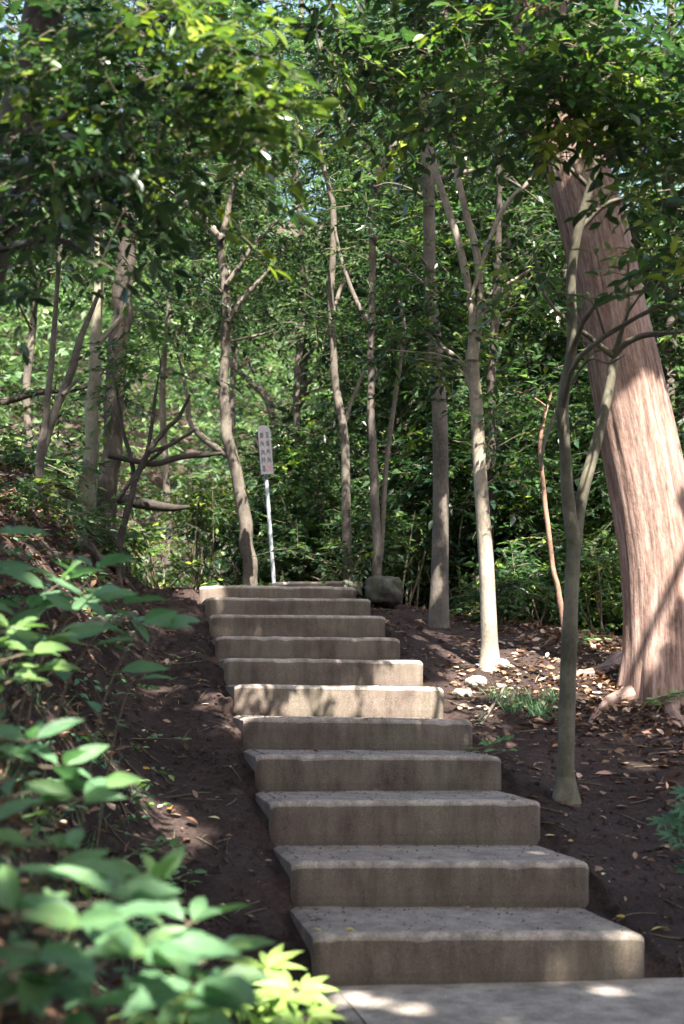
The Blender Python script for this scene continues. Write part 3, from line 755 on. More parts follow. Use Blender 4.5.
# --- two thin trunks behind the top of the stairs, and others around
def thin_tree(name, label, trunk, branches, dep, crown, bark=M_BARK, leafm=M_LEAF, d1=None, flare=1.4, **kw):
    P, R = pts(trunk, dep, d1 or dep+.2); R = R*.78
    b = P[0].copy(); b[2] = float(terrain(b[0], b[1]))
    t = Tree(name, label, base=b, bark=bark)
    P, R = root_base(P, R, flare); t.trunk(P, R, sides=14, sub=7, wob=.11, crook=.14)
    for L_ in branches:
        P, R = pts(L_, dep+.05, dep+.3); t.branch(P, R, sides=8, sub=6)
    if crown:
        k = dict(leaf=.085, slen=.34, tint=.32); k.update(kw)
        mb = t.crown(crown, **k); finish(t, mb, leafm)
    return t
thin_tree('slender_tree', 'slender wavy tree directly behind the right part of the top step',
          [(377, 590, 13), (377, 550, 12), (375, 480, 11), (371, 400, 10), (371, 330, 9), (373, 250, 9), (371, 215, 8), (377, 178, 8), (372, 158, 6), (352, 125, 5), (330, 90, 4), (318, 40, 3)],
          [[(376, 182, 7), (385, 160, 6), (397, 140, 5), (412, 120, 4), (420, 80, 3)], [(372, 235, 7), (385, 252, 6), (405, 270, 5), (425, 285, 4)], [(380, 560, 7), (386, 470, 5), (392, 420, 5), (404, 330, 4), (398, 300, 3)],
           [(372, 330, 6), (356, 300, 5), (342, 262, 4), (334, 225, 3)], [(374, 188, 5), (386, 172, 4), (398, 162, 3)]], 12.6,
          rnd_clumps(300, 430, -60, 170, 13, 12, 14, .45, 26))
thin_tree('slender_tree', 'slender grey tree with a kink, left of the one behind the top step',
          [(349, 590, 12), (347, 520, 12), (345, 440, 11), (335, 375, 10), (331, 310, 9), (334, 230, 8), (331, 195, 7), (322, 160, 6), (318, 110, 5), (322, 30, 4)],
          [[(332, 320, 4), (340, 290, 4), (352, 270, 3)], [(344, 425, 5), (352, 400, 4), (365, 370, 3)]], 13.0,
          rnd_clumps(270, 370, 40, 350, 9, 13, 15, .4, 22))
thin_tree('crooked_tree', 'crooked dark-barked tree just left of the sign post',
          [(251, 600, 20), (249, 560, 19), (244, 510, 17), (233, 465, 15), (225, 420, 14), (223, 385, 13), (227, 335, 13), (226, 290, 12), (221, 250, 11), (228, 215, 9), (236, 175, 8), (238, 120, 7), (236, 40, 5)],
          [[(222, 240, 9), (200, 215, 8), (180, 200, 6), (150, 182, 5), (120, 170, 3)], [(228, 322, 6), (242, 300, 5), (258, 282, 4), (275, 262, 3)], [(232, 458, 8), (215, 447, 7), (200, 435, 7), (190, 420, 6), (187, 395, 4), (180, 360, 3)],
           [(236, 180, 5), (250, 165, 4), (270, 140, 3)], [(226, 285, 5), (262, 235, 4), (300, 205, 3)]], 13.6,
          rnd_clumps(140, 330, 90, 340, 34, 12.8, 15.5, .45, 26), bark=M_BARK, tint=.25)
thin_tree('leaning_sapling', 'thin reddish sapling leaning left between the forked sapling and the slim pale tree',
          [(566, 640, 7), (560, 600, 7), (552, 560, 6), (545, 500, 6), (540, 450, 5), (544, 420, 4), (552, 390, 3)], [], 9.6,
          clumps_px([(552, 385), (535, 420), (560, 430), (525, 390), (500, 395), (570, 395)], 9.6, .2, 8, .3), bark=bark_mat('reddish_bark', (.09, .05, .035), (.2, .12, .085), (.33, .22, .17), 50, .5, .3), leafm=M_LEAFM, tint=.5)
# left group
thin_tree('bank_tree', 'pale smooth trunk on the left bank, in front of the thick dark trunk',
          [(86, 510, 21), (88, 470, 20), (92, 420, 18), (94, 350, 16), (98, 290, 13), (100, 220, 12), (101, 140, 10), (102, 40, 8)],
          [[(96, 345, 7), (110, 330, 6), (124, 312, 5), (132, 280, 3)]], 11.4,
          rnd_clumps(20, 200, -60, 190, 14, 9.5, 12, .42, 24), bark=bark_mat('pale_green_bark', (.09, .085, .06), (.18, .165, .12), (.27, .25, .19), 50, .5, .35))
thin_tree('bank_tree', 'thick dark trunk on the left bank behind the pale smooth one',
          [(108, 520, 27), (110, 460, 26), (115, 400, 25), (119, 340, 25), (124, 280, 23), (128, 200, 22), (140, 80, 18), (150, -60, 12)],
          [[(112, 380, 12), (122, 330, 10), (128, 290, 8), (136, 230, 5)]], 12.2,
          rnd_clumps(60, 260, -80, 180, 16, 11, 13.5, .45, 24), bark=M_BARKD)
thin_tree('bank_tree', 'thin leaning twin-stemmed tree farthest left on the bank',
          [(38, 520, 11), (42, 450, 11), (48, 400, 8), (54, 340, 7), (58, 280, 6), (61, 220, 5), (62, 150, 4)],
          [[(42, 455, 8), (54, 415, 8), (70, 375, 8), (80, 340, 7), (90, 315, 5), (100, 290, 4)], [(62, 395, 4), (72, 385, 4), (80, 378, 3)]], 9.8,
          rnd_clumps(-10, 120, 120, 260, 8, 9.5, 11, .35, 18), bark=M_BARK)
# low branching shrub tree on the bank (dark limbs crossing)
thin_tree('branching_tree', 'low dark tree with crossing limbs right of the thick dark trunk',
          [(120, 545, 9), (128, 510, 9), (136, 478, 8), (150, 450, 7), (166, 430, 6), (179, 416, 5), (190, 395, 3)],
          [[(128, 512, 7), (134, 480, 5), (130, 455, 5), (124, 435, 4), (118, 400, 3)], [(136, 480, 5), (146, 455, 4), (152, 425, 4), (156, 390, 3)], [(108, 455, 7), (130, 460, 6), (155, 464, 6), (180, 457, 6), (205, 455, 5), (222, 453, 3)],
           [(150, 452, 4), (170, 445, 4), (195, 430, 3)], [(118, 500, 4), (140, 470, 4), (175, 440, 3)]], 11.0,
          clumps_px([(150, 372), (178, 392), (120, 395), (160, 340), (135, 350), (195, 375), (110, 360)], 11.2, .28, 12, .4), bark=M_BARKD, leafm=M_LEAFM, tint=.42)
thin_tree('bent_tree', 'dark tree with level boughs far left beyond the bank',
          [(-30, 520, 26), (-28, 450, 24), (-30, 380, 22), (-20, 300, 20), (-10, 200, 16)],
          [[(-28, 410, 9), (10, 400, 8), (40, 392, 7), (70, 390, 5), (100, 384, 4)], [(-28, 470, 9), (20, 472, 7), (55, 463, 6), (80, 458, 4)]], 13.0,
          rnd_clumps(-60, 120, 370, 440, 6, 12.5, 14, .35, 20)+rnd_clumps(-60, 60, 100, 300, 9, 12.5, 14, .45, 20), bark=M_BARKD)

# --- big near tree at upper left whose boughs overhang
b0 = np.array(px(-110, 700, 5.6)); b0[2] = float(terrain(b0[0], b0[1]))
tb = Tree('overhanging_tree', 'big dark tree at the upper left edge with leafy boughs hanging over the slope', base=b0, bark=M_BARKD)
P, R = pts([(-100, 560, 70), (-75, 430, 60), (-30, 300, 52), (-5, 220, 48), (12, 150, 46), (35, 60, 42), (48, -30, 38), (60, -200, 30), (70, -420, 18)], 5.9)
P, R = root_base(P, R, 1.5); tb.trunk(P, R, sides=24, sub=8, wob=.12)
for L_ in ([(0, 230, 22), (20, 210, 14), (50, 190, 9), (90, 180, 6), (130, 150, 4)], [(15, 150, 14), (60, 120, 10), (110, 95, 7), (180, 85, 5), (250, 110, 3)], [(35, 50, 14), (90, 30, 10), (150, 20, 7), (220, 20, 4)],
           [(-10, 250, 12), (20, 245, 8), (60, 240, 6), (100, 265, 3)], [(5, 200, 9), (26, 180, 7), (52, 165, 5), (62, 150, 3)]):
    P, R = pts(L_, 5.6, 4.9); tb.branch(P, R, sides=9, sub=6)
cl = clumps_px([(60, 60), (130, 40), (190, 70), (110, 120), (40, 170), (175, 150), (90, 190), (145, 195), (25, 90), (60, 230), (10, 30), (90, 15), (150, 100), (15, 210), (80, 150), (120, 170), (180, 190), (35, 130), (160, 60), (100, 80), (60, 110), (140, 140), (200, 120)], 4.9, .29, 10, .4)
cl += clumps_px([(70, 300), (110, 285), (20, 290)], 4.6, .1, 2, .1)
mbn = tb.crown(cl, leaf=.08, slen=.28, nleaf=9, tint=.30, tvar=.26, tpl=T_MED, droop=.4, widen=.95, flat=.5)
for a_, b_ in [(190, 10), (215, 28), (235, 55), (225, 88), (250, 100), (266, 118), (280, 142), (250, 40), (170, 25), (235, 140), (205, 60), (150, 10)]:
    clump(mbn, px(a_, b_, 4.6), .10, 6, leaf=.075, slen=.22, nleaf=8, tint=.72, tvar=.1, tpl=T_MED, droop=.5, flat=.5)  # brighter yellow-green tint stands for sun on these sprays
for i, (q, n_, lf) in enumerate(SHADE_ROOF['overhang']):      # its share of the unseen shade roof, above the frame
    clump(mbn, q, (.95, .95, .5), n_, leaf=lf, slen=.6, nleaf=10, tint=.4, widen=1.15)
    if i % 5 == 0: tb.reach(q, .05)
finish(tb, mbn, M_LEAF)

# --- unseen trees added to shade the slope (trunks outside the frame, crowns above it)
def shade_tree(label, bx, by, key):
    b = np.array([bx, by, float(terrain(bx, by))])
    t = Tree('unseen_shade_tree', label, base=b, bark=M_BARK)
    P = [b-np.array([0, 0, .2]), b+np.array([.1, 0, 1.5]), b+np.array([-.1, .2, 3.5]), b+np.array([.1, .1, 6.0]), b+np.array([0, .3, 8.5])]
    t.trunk(P, [.30, .22, .19, .15, .06], sides=18, sub=6)
    mb = MB()
    for i, (q, n_, lf) in enumerate(SHADE_ROOF[key]):
        if i % 4 == 0: t.reach(q, .06)
        clump(mb, q, (.95, .95, .5), n_, leaf=lf, slen=.65, nleaf=10, tint=.42, widen=1.2)
    finish(t, mb, M_LEAF)
shade_tree('unseen tall broadleaf tree added to shade the near end of the steps', 4.9, -4.6, 'near')
shade_tree('unseen tall broadleaf tree added to shade the cedar and upper steps', 6.4, 2.6, 'mid')

for bx, by, lab in ((-4.5, -13.5, 'unseen light-blocking bushy tree behind the foot of the slope on the left'), (0.5, -15, 'unseen light-blocking bushy tree straight behind the foot of the slope'), (5, -14.5, 'unseen light-blocking bushy tree behind the landing on the right'), (9.5, -10, 'unseen light-blocking bushy tree at the far right end of the landing'), (-7.5, -7, 'unseen light-blocking bushy tree beyond the near end of the left bank')):  # unseen trees added behind the camera to cut light on the risers
    b = np.array([bx, by, float(terrain(bx, by))]); t = Tree('unseen_screen_tree', lab, base=b, bark=M_BARK)
    t.trunk([b-[0, 0, .2], b+[.1, 0, 2], b+[0, .1, 5], b+[0, 0, 7.5]], [.18, .14, .09, .03], sides=12)
    mb = MB()
    for i in range(60):
        clump(mb, b+np.array([rng.uniform(-2.6, 2.6), rng.uniform(-1, 1), rng.uniform(.6, 8)]), (.9, .8, .7), 22, leaf=.22, slen=.6, nleaf=9, tint=.35, widen=1.2, cull=False)
    finish(t, mb, M_LEAF)

# --- mid and back trees: dark evergreen mass pierced by light
back = [  # x px of the trunk, depth, trunk px width, crown x range, y range, clumps, label
    (505, 16.0, 22, (430, 600), (-40, 480), 36, 'evergreen tree behind the gap between the grey trunk and the cedar'),
    (300, 17.5, 18, (230, 400), (40, 500), 32, 'evergreen tree far behind the sign post'),
    (670, 15.0, 40, (600, 760), (-40, 520), 30, 'thick grey tree half hidden behind the right side of the cedar'),
    (395, 19.0, 18, (330, 480), (-60, 430), 30, 'evergreen tree far behind the slender trunks'),
    (165, 18.5, 16, (90, 250), (-60, 360), 24, 'evergreen tree far behind the crossing dark limbs'),
    (30, 17.0, 20, (-80, 110), (-60, 300), 22, 'evergreen tree far behind the left bank'),
    (560, 20.0, 24, (500, 640), (-60, 420), 26, 'evergreen tree deep behind the forked sapling'),
    (235, 21.0, 16, (170, 330), (-60, 330), 22, 'evergreen tree deep behind the crooked tree')]
for (tx, dp, tw, xr, yr, n, lab) in back:
    thin_tree('evergreen_tree', lab, [(tx, 600, tw*.6), (tx+4, 520, tw*.58), (tx-3, 400, tw*.52), (tx+5, 280, tw*.45), (tx-4, 150, tw*.38), (tx+2, 20, tw*.3), (tx, -80, tw*.2)],
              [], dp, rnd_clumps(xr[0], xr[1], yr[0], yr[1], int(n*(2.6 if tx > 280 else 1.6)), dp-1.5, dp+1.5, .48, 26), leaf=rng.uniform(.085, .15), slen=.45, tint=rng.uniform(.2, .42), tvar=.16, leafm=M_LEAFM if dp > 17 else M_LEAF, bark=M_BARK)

# curved pale boughs seen far back in the light, and the level fallen log
def far_bough(name, label, L_, dep, m=M_BARK, ground=False):
    P, R = pts(L_, dep); b = P[0].copy()
    t = Tree(name, label, base=b, bark=m, cat='tree'); t.trunk(P, R, sides=10, sub=6, wob=.1, crook=.3); return t
thin_tree('bent_tree', 'pale bent tree arching in the light left of the sign plate', [(262, 600, 12), (270, 520, 11), (276, 450, 10), (270, 405, 10), (255, 385, 9), (240, 372, 7), (226, 362, 5)],
          [[(268, 402, 6), (290, 410, 5), (300, 390, 5), (312, 380, 4)], [(272, 430, 6), (300, 405, 6), (304, 370, 8), (300, 330, 6)]], 18., [], bark=M_BARK)
P, R = pts([(98, 497, 8), (125, 500, 11), (150, 505, 11), (172, 508, 8), (190, 507, 3)], 13.0)
mb = MB(); tube(mb, P, R, sides=14, sub=6, wob=.1)
b = P[1]; o = mb.build('fallen_log', bark_mat('rotten_bark', (.012, .010, .008), (.028, .024, .02), (.055, .048, .04), 40, .3, .6, .5), origin=b); tag(o, 'dark level log lodged among the shrubs beyond the left bank', 'log')
thin_tree('dark_stump_tree', 'stout dark trunk in the shade behind the slim pale tree', [(484, 640, 30), (484, 590, 26), (487, 540, 20), (490, 470, 14), (492, 380, 12), (498, 250, 9), (500, 100, 6)], [], 13.2,
          rnd_clumps(450, 560, 400, 560, 6, 12.8, 14, .3, 14), bark=M_BARKD, leafm=M_LEAFM, tint=.42)

# ------------------------------------------------------------------ undergrowth shrubs behind the crest
def shrub(name, label, c, r, n, leafm, leaf=.09, tint=.45, group=None, tvar=.2, h=None, **kw):
    g = float(terrain(c[0], c[1])); b = np.array([c[0], c[1], g])
    t = Tree(name, label, cat='shrub', group=group, base=b, bark=M_TWIG)
    mb = MB()
    for i in range(5):
        e = np.array([c[0], c[1], c[2]])+rng.normal(size=3)*np.asarray(r)*.4
        tube(mb, [b+rng.normal(size=3)*[.05, .05, 0]-[0, 0, .05], (b+e)/2+rng.normal(size=3)*.08, e], [.014, .01, .005], sides=6, sub=4)
    mb.build('stem', M_TWIG, t.root)
    mb = MB(); 
    for i in range(5):
        clump(mb, np.array(c)+rng.normal(size=3)*np.asarray(r)*.5, np.asarray(r)*.45, n//5, leaf=leaf, slen=.32, tint=tint, tvar=tvar, **kw)
    mb.build('foliage', [leafm, M_TWIG], t.root)
gs = 'shrubs crowding behind the top of the slope'
labs = 'leafy green shrub in the undergrowth behind the top of the slope'
for i in range(84):
    a = rng.uniform(-60, 740) if i < 46 else rng.uniform(280, 640); dp = rng.uniform(13.2, 19)
    z = rng.uniform(.5, 1.5) if i < 46 else rng.uniform(1.0, 3.0); q = px(a, 560, dp); g = float(terrain(q[0], q[1])); q[2] = g+z*.75
    if abs(a-268) < 28 and dp < 15: continue
    tn = rng.uniform(.12, .62); lfz = rng.uniform(.07, .17)
    labs = ('low ' if z < .9 else ('tall ' if z > 1.9 else ''))+('dark' if tn < .3 else 'mid-green' if tn < .46 else 'bright green')+(' fine-leaved' if lfz < .1 else ' broad-leaved' if lfz > .135 else '')+' shrub '+('near, ' if dp < 15 else 'deep, ' if dp > 17.2 else '')+[l_ for x_, l_ in ((60, 'beyond the far left of the bank'), (130, 'beyond the left bank trunks'), (215, 'beyond the crossing dark limbs'), (245, 'beyond the crooked tree'), (330, 'right behind the sign post'), (400, 'behind the slender trunks and boulder'), (460, 'behind the straight grey trunk'), (520, 'behind the slim pale tree'), (590, 'behind the forked sapling'), (640, 'left behind the cedar'), (2000, 'right behind the cedar')) if a < x_][0]
    shrub('shrub', labs, q, (.75, .6, z*.75), 90 if i < 46 else 150, M_LEAFM if (i % 3 and i < 46) else M_LEAF, leaf=lfz, tint=tn, group=gs)
for (a, b, dp, rr, lab, ti) in ((320, 470, 14.8, (.5, .4, .75), 'dark glossy shrub right of the sign plate', .28), (290, 545, 14.6, (.45, .35, .4), 'low shrub right of the sign pole foot', .35), (410, 540, 13.4, (.4, .35, .45), 'small shrub between the boulder and the grey trunk', .4),
                            (205, 490, 14.6, (.5, .4, .35), 'bright fine-leaved shrub left of the crooked tree', .75), (160, 560, 12.6, (.4, .35, .25), 'bright low shrub where the bank meets the top of the path', .6),
                            (540, 580, 12.4, (.55, .35, .28), 'dark ferny shrub left of the cedar foot', .4), (600, 560, 12.6, (.5, .35, .4), 'shrub tucked behind the cedar foot', .5), (350, 520, 15.2, (.5, .4, .5), 'shrub behind the slender trunks', .35),
                            (500, 600, 12.0, (.35, .3, .2), 'low shrub behind the slim pale tree', .45), (20, 470, 11.0, (.5, .35, .3), 'leafy shrub on top of the left bank', .5)):
    shrub('shrub', lab, px(a, b, dp), rr, 110, M_LEAFM, leaf=.085, tint=ti)
for (a, b, rr, lab, ti) in ((28, 520, (.28, .22, .16), 'low green shrub on the brow of the left bank, leftmost of three', .4), (68, 530, (.22, .2, .13), 'low green shrub on the brow of the left bank, middle of three', .35), (108, 556, (.2, .18, .12), 'low green shrub by the roots at the end of the left bank', .5)):
    q = ground_at(a, b)[0]; shrub('shrub', lab, q+np.array([0, 0, .14]), rr, 60, M_LEAFM, leaf=.07, tint=ti)
# ground cover
mb = MB(); n = 5200
xx = rng.uniform(-9, 12, n); yy = 8.6+rng.random(n)**1.3*12
O = np.stack([xx, yy, terrain(xx, yy)+rng.uniform(.02, .35, n)], -1)
sprays(mb, O, rng.normal(size=(n, 3))*[1, 1, .5], .3, nleaf=6, leaf=.10, tint=.5, tvar=.2, twig=False, cull=False)
o = mb.build('ground_cover', [M_LEAFM, M_TWIG]); tag(o, 'low leafy ground cover under the trees beyond the slope', 'ground cover', kind='stuff')

# ------------------------------------------------------------------ far wooded hillside
mb = MB(); n = 22000
xx = rng.uniform(-22, 30, n); yy = rng.uniform(21, 46, n)
O = np.stack([xx, yy, terrain(xx, yy, False)], -1)
hgt = 2.0+13*np.clip(fbm(xx*.35, yy*.35, 3)+.5, 0, 1)
O[:, 2] += hgt*rng.random(n)**.6
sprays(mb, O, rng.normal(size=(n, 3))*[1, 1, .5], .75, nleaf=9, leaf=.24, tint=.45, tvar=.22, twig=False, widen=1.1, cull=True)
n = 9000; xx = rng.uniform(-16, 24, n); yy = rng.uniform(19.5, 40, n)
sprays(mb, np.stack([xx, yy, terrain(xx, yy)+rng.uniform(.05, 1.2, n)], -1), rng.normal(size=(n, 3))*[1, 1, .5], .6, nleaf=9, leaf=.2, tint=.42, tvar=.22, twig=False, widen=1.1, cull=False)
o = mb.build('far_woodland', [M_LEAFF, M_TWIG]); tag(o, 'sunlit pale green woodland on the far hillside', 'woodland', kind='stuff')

# ------------------------------------------------------------------ sign post
D_S = 13.0
pb = px(274.5, 592, D_S); pt = px(266, 472, D_S)
gz = float(terrain(pb[0], pb[1])); ax = norm(pt-pb)
foot = pb-ax*((pb[2]-gz)/ax[2]+.05)
sr = empty('sign_post', (foot[0], foot[1], gz)); tag(sr, 'narrow grey notice plate with two columns of dark writing on a pale leaning pole', 'sign')
mb = MB(); tube(mb, [foot, (foot+pt)/2, px(262.6, 432, D_S)+CF*.02], [.020, .020, .020], sides=14, sub=3, wob=0); mb.build('pole', M_POLE, sr)
# plate: rounded top, built in its own frame
pc = px(263.3, 450, D_S-.0); upv = norm(px(261.3, 427, D_S)-px(264.8, 474, D_S)); rv = norm(np.cross(CF, upv)); rv = norm(rv*.86+CF*.5); nv = norm(np.cross(rv, upv))
if nv@CF > 0: nv = -nv
def plate_pts(w_, h_, z, n=14):
    pts_ = [(-w_, -h_), (w_, -h_), (w_, h_-w_*.9)]
    for a in np.linspace(0, math.pi, n)[1:-1]: pts_.append((w_*math.cos(a), h_-w_*.9+w_*.9*math.sin(a)))
    pts_.append((-w_, h_-w_*.9))
    return np.array([pc+rv*a+upv*b+nv*z for a, b in pts_])
def prism(mb, A, B, tint=.5):
    n = len(A); c0 = A.mean(0); c1 = B.mean(0); V = np.vstack([A, B, c0, c1]); j = np.arange(n); j2 = (j+1) % n
    mb.add(V, np.stack([j, j2, j2+n, j+n], -1)); mb.add(V, np.stack([j2, j, np.full(n, 2*n)], -1)); mb.add(V, np.stack([j+n, j2+n, np.full(n, 2*n+1)], -1))
hw, hh = .070, .245
mb = MB(); prism(mb, plate_pts(hw, hh, .035), plate_pts(hw, hh, .050)); plate = mb.build('plate', M_PLATE, sr, smooth=False)
def bar(mb, a0, b0_, a1, b1, w_, z=.0525):
    a = np.array([a0, b0_]); b = np.array([a1, b1]); t_ = (b-a)/max(np.linalg.norm(b-a), 1e-6); n_ = np.array([-t_[1], t_[0]])*w_
    q = [a+n_, a-n_, b-n_, b+n_]
    A = np.array([pc+rv*s[0]+upv*s[1]+nv*(z-.004) for s in q]); B = np.array([pc+rv*s[0]+upv*s[1]+nv*z for s in q]); prism(mb, A, B)
for col, cx_ in enumerate((-.032, .030)):
    for k in range(5):
        cy_ = .150-k*.083-(.0 if col else .004); tgt = MB()
        g_ = .020
        for (a0, b0_, a1, b1) in ([(-1, .8, 1, .8), (-1, 0, 1, 0), (0, 1.2, 0, -1.2), (-.8, -.9, .9, -.9)], [(-1, .9, 1, .9), (-.8, .9, -.9, -1.1), (.8, .9, .8, -1.1), (-.8, 0, .8, 0)],
                                   [(-1, .3, 1, .3), (0, 1.2, -.9, -1.1), (0, .3, 1, -1.1)], [(-.9, 1, .9, 1), (0, 1, 0, -1), (-1, -1, 1, -1), (-.7, 0, .7, 0)], [(-.3, 1.1, -.8, -1.1), (-.9, .4, 1, .4), (.3, .4, .9, -1.1), (-.2, -.3, .8, -.3)])[(k*2+col*3) % 5]:
            bar(tgt, cx_+a0*g_, cy_+b0_*g_*1.05, cx_+a1*g_, cy_+b1*g_*1.05, .0062)
        tgt.build('character', M_PAINTR if (col == 1 and k == 4) else M_PAINT, plate, origin=None, smooth=False)

# ------------------------------------------------------------------ bank: roots and dead wood
def ground_poly(L_, lift=.02):
    P = []; R = []
    for a, b, w_ in L_:
        q, d = ground_at(a, b); P.append(q+np.array([0, 0, lift])); R.append(w_*.5*d/FPX)
    return np.array(P), np.array(R)
rt = [([(85, 520, 10), (105, 535, 12), (120, 552, 11), (140, 566, 12), (150, 580, 9), (153, 590, 6)], 'thick dark root curling down the bank end beside the path'),
      ([(60, 535, 7), (80, 545, 8), (100, 560, 7), (118, 576, 5), (135, 590, 3)], 'thinner root below the thick one on the left bank'),
      ([(30, 548, 6), (60, 560, 7), (85, 578, 5), (100, 600, 3)], 'low root half buried in leaf litter on the left bank')]
for L_, lab in rt:
    P, R = ground_poly(L_, .03); R = R*1.5; P[0][2] -= .12; P[-1][2] -= .08; mb = MB(); tube(mb, P, R, sides=10, sub=6, wob=.2, crook=.6); o = mb.build('exposed_root', M_BARK, origin=P[0]); tag(o, lab, 'root')
q, d = ground_at(128, 572)
P = [q+[0, 0, -.05], px(126, 552, d-.05), px(120, 540, d-.05), px(108, 530, d), px(98, 521, d)]
mb = MB(); tube(mb, P, [.03, .028, .026, .024, .012], sides=10, sub=6, wob=.12, crook=.3); o = mb.build('exposed_root', M_BARK, origin=q); tag(o, 'grey hooked root standing clear of the bank end', 'root')
for L_, lab in (([(78, 855, 26), (92, 880, 24), (108, 900, 22), (122, 920, 18), (132, 936, 10)], 'stubby grey-brown dead branch slanting through the foreground plants'),
                ([(70, 634, 12), (95, 630, 14), (118, 625, 13), (135, 620, 8)], 'short thick log end lying under the broad leaves on the left'),
                ([(470, 738, 3), (500, 700, 3), (505, 690, 2)], 'thin pale stick leaning by the sunlit stone')):
    P, R = ground_poly(L_, .04); P[0][2] -= .06; mb = MB(); tube(mb, P, R, sides=12, sub=5, wob=.15); o = mb.build('dead_branch', M_BARK, origin=P[0]); tag(o, lab, 'branch')

# ------------------------------------------------------------------ leaf litter
def litter(n, samp, lift=.012, size=(.035, .075), tmean=.48):
    P = samp(n); P[:, 2] = terrain(P[:, 0], P[:, 1])+lift*1.6*rng.random(len(P))+.008
    A = rng.normal(size=(len(P), 3))*[1, 1, .25]; Nn = np.array([0, 0, 1.])+rng.normal(size=(len(P), 3))*.35
    return P, A, Nn, rng.uniform(*size, len(P)), np.clip(tmean+.24*rng.normal(size=len(P)), 0, 1)
mb = MB()
def s_right(n):
    x = WIDTH+.15+rng.random(n)**1.0*4.2; y = rng.uniform(-.5, 8.5, n)
    dens = .05+.9*sstep((x-2.1+.12*y*0)/1.1)*(.4+1.2*(fbm(x*.9, y*.9, 3)+.3)); dens += .7*np.exp(-((x-2.6)**2+(y-3.4)**2)/.5)
    k = rng.random(n) < dens; return np.stack([x[k], y[k], 0*x[k]], -1)
def s_left(n):
    x = -.35-rng.random(n)*3.2; y = rng.uniform(-4.5, 8.5, n)
    dens = sstep((-x-.6)/.5)*(.5+1.1*(fbm(x*1.2+5, y*1.2, 3)+.3))+.04
    k = rng.random(n) < dens; return np.stack([x[k], y[k], 0*x[k]], -1)
def s_all(n):
    x = rng.uniform(-1.2, 4.0, n); y = rng.uniform(0, 8.5, n); k = (x < -.08) | (x > WIDTH+.08); return np.stack([x[k], y[k], 0*x[k]], -1)
curled = (T_MED[0]*np.array([1, 1, .6])+.7*np.array([[0, 0, 0], [0, 0, .05], [0, 0, .09], [0, 0, .06], [0, 0, .08], [0, 0, .05], [0, 0, .10], [0, 0, .06], [0, 0, 0]]), T_MED[1])
for s_, n_, sz in ((s_right, 24000, (.025, .085)), (s_left, 20000, (.025, .08)), (s_all, 3200, (.012, .04))):
    P, A, Nn, L_, T_ = litter(n_, s_, size=sz); leaves(mb, P, A, Nn, L_, T_, curled, widen=1.25)
# bits of leaf gathered on the treads, most against the next riser
def on_treads(n):
    P = []
    for i in range(n):
        k = int(rng.integers(1, 12)); x0, x1, yw, zl, zr = STEP[k]; s_ = rng.random(); s_ = s_ if rng.random() < .5 else (s_**3 if rng.random() < .5 else 1-s_**3)
        s_ = min(max(s_, .03), .97); P.append([x0+s_*(x1-x0), yw+TREAD*(1-rng.random()**1.6*.93)-.03, zl*(1-s_)+zr*s_])
    return np.array(P)
P = on_treads(150); P[:, 2] += .006; n = len(P)
leaves(mb, P, rng.normal(size=(n, 3))*[1, 1, .12], np.array([0, 0, 1.])+rng.normal(size=(n, 3))*.15, rng.uniform(.012, .05, n), np.clip(rng.normal(size=n)*.25+.45, 0, 1), curled, widen=1.2)
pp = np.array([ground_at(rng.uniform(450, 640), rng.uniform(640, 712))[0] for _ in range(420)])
P, A, Nn, L_, T_ = litter(len(pp), lambda n: pp.copy(), size=(.03, .085), tmean=.86); leaves(mb, P, A, Nn, L_, T_, curled, widen=1.25)  # paler leaves laid where the sun patch falls, brightening it by colour
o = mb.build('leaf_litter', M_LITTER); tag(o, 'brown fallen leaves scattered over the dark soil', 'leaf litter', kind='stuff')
# twigs, crumbs
mb = MB()
for i in range(800):
    if i % 2: x = rng.uniform(WIDTH+.1, 4.6)
    else: x = rng.uniform(-2.4, -.12)
    y = rng.uniform(-1.5, 8); a = rng.uniform(0, 6.28); l = rng.uniform(.05, .22); dx = np.array([math.cos(a), math.sin(a)])*l/2
    P = [];
    for s_ in (-1, 0, 1):
        xx_, yy_ = x+dx[0]*s_, y+dx[1]*s_; P.append([xx_+rng.normal()*.006, yy_, float(terrain(xx_, yy_))+.008])
    tube(mb, P, [.004, .0035, .002], sides=5, sub=2, wob=.1)
o = mb.build('twig_litter', M_TWIG); tag(o, 'dead twigs strewn over the dark soil', 'twigs', kind='stuff')
# soil clods
mb = MB()
n = 9000; x = np.concatenate([rng.uniform(-1.4, -.02, n), rng.uniform(WIDTH+.02, 4.2, n)]); y = rng.uniform(-.6, 8.2, 2*n)
c = np.stack([x, y, terrain(x, y)], -1); s_ = .003+.02*rng.random(2*n)**3
oc = np.array([[1, 0, 0], [-1, 0, 0], [0, 1, 0], [0, -1, 0], [0, 0, .8], [0, 0, -.8]]); of = np.array([[0, 2, 4], [2, 1, 4], [1, 3, 4], [3, 0, 4]])
ct = on_treads(2600); ct[:, 2] += .001; c = np.concatenate([c, ct]); s_ = np.concatenate([s_, rng.uniform(.002, .006, len(ct))])
V = c[:, None]+s_[:, None, None]*(oc[None]+rng.normal(size=(len(c), 6, 3))*.2)
mb.add(V.reshape(-1, 3), (np.arange(len(c))[:, None, None]*6+of[None]).reshape(-1, 3))
o = mb.build('soil_crumbs', M_SOIL, smooth=False); tag(o, 'small crumbs of dark soil lying loose on the slope', 'soil', kind='stuff')

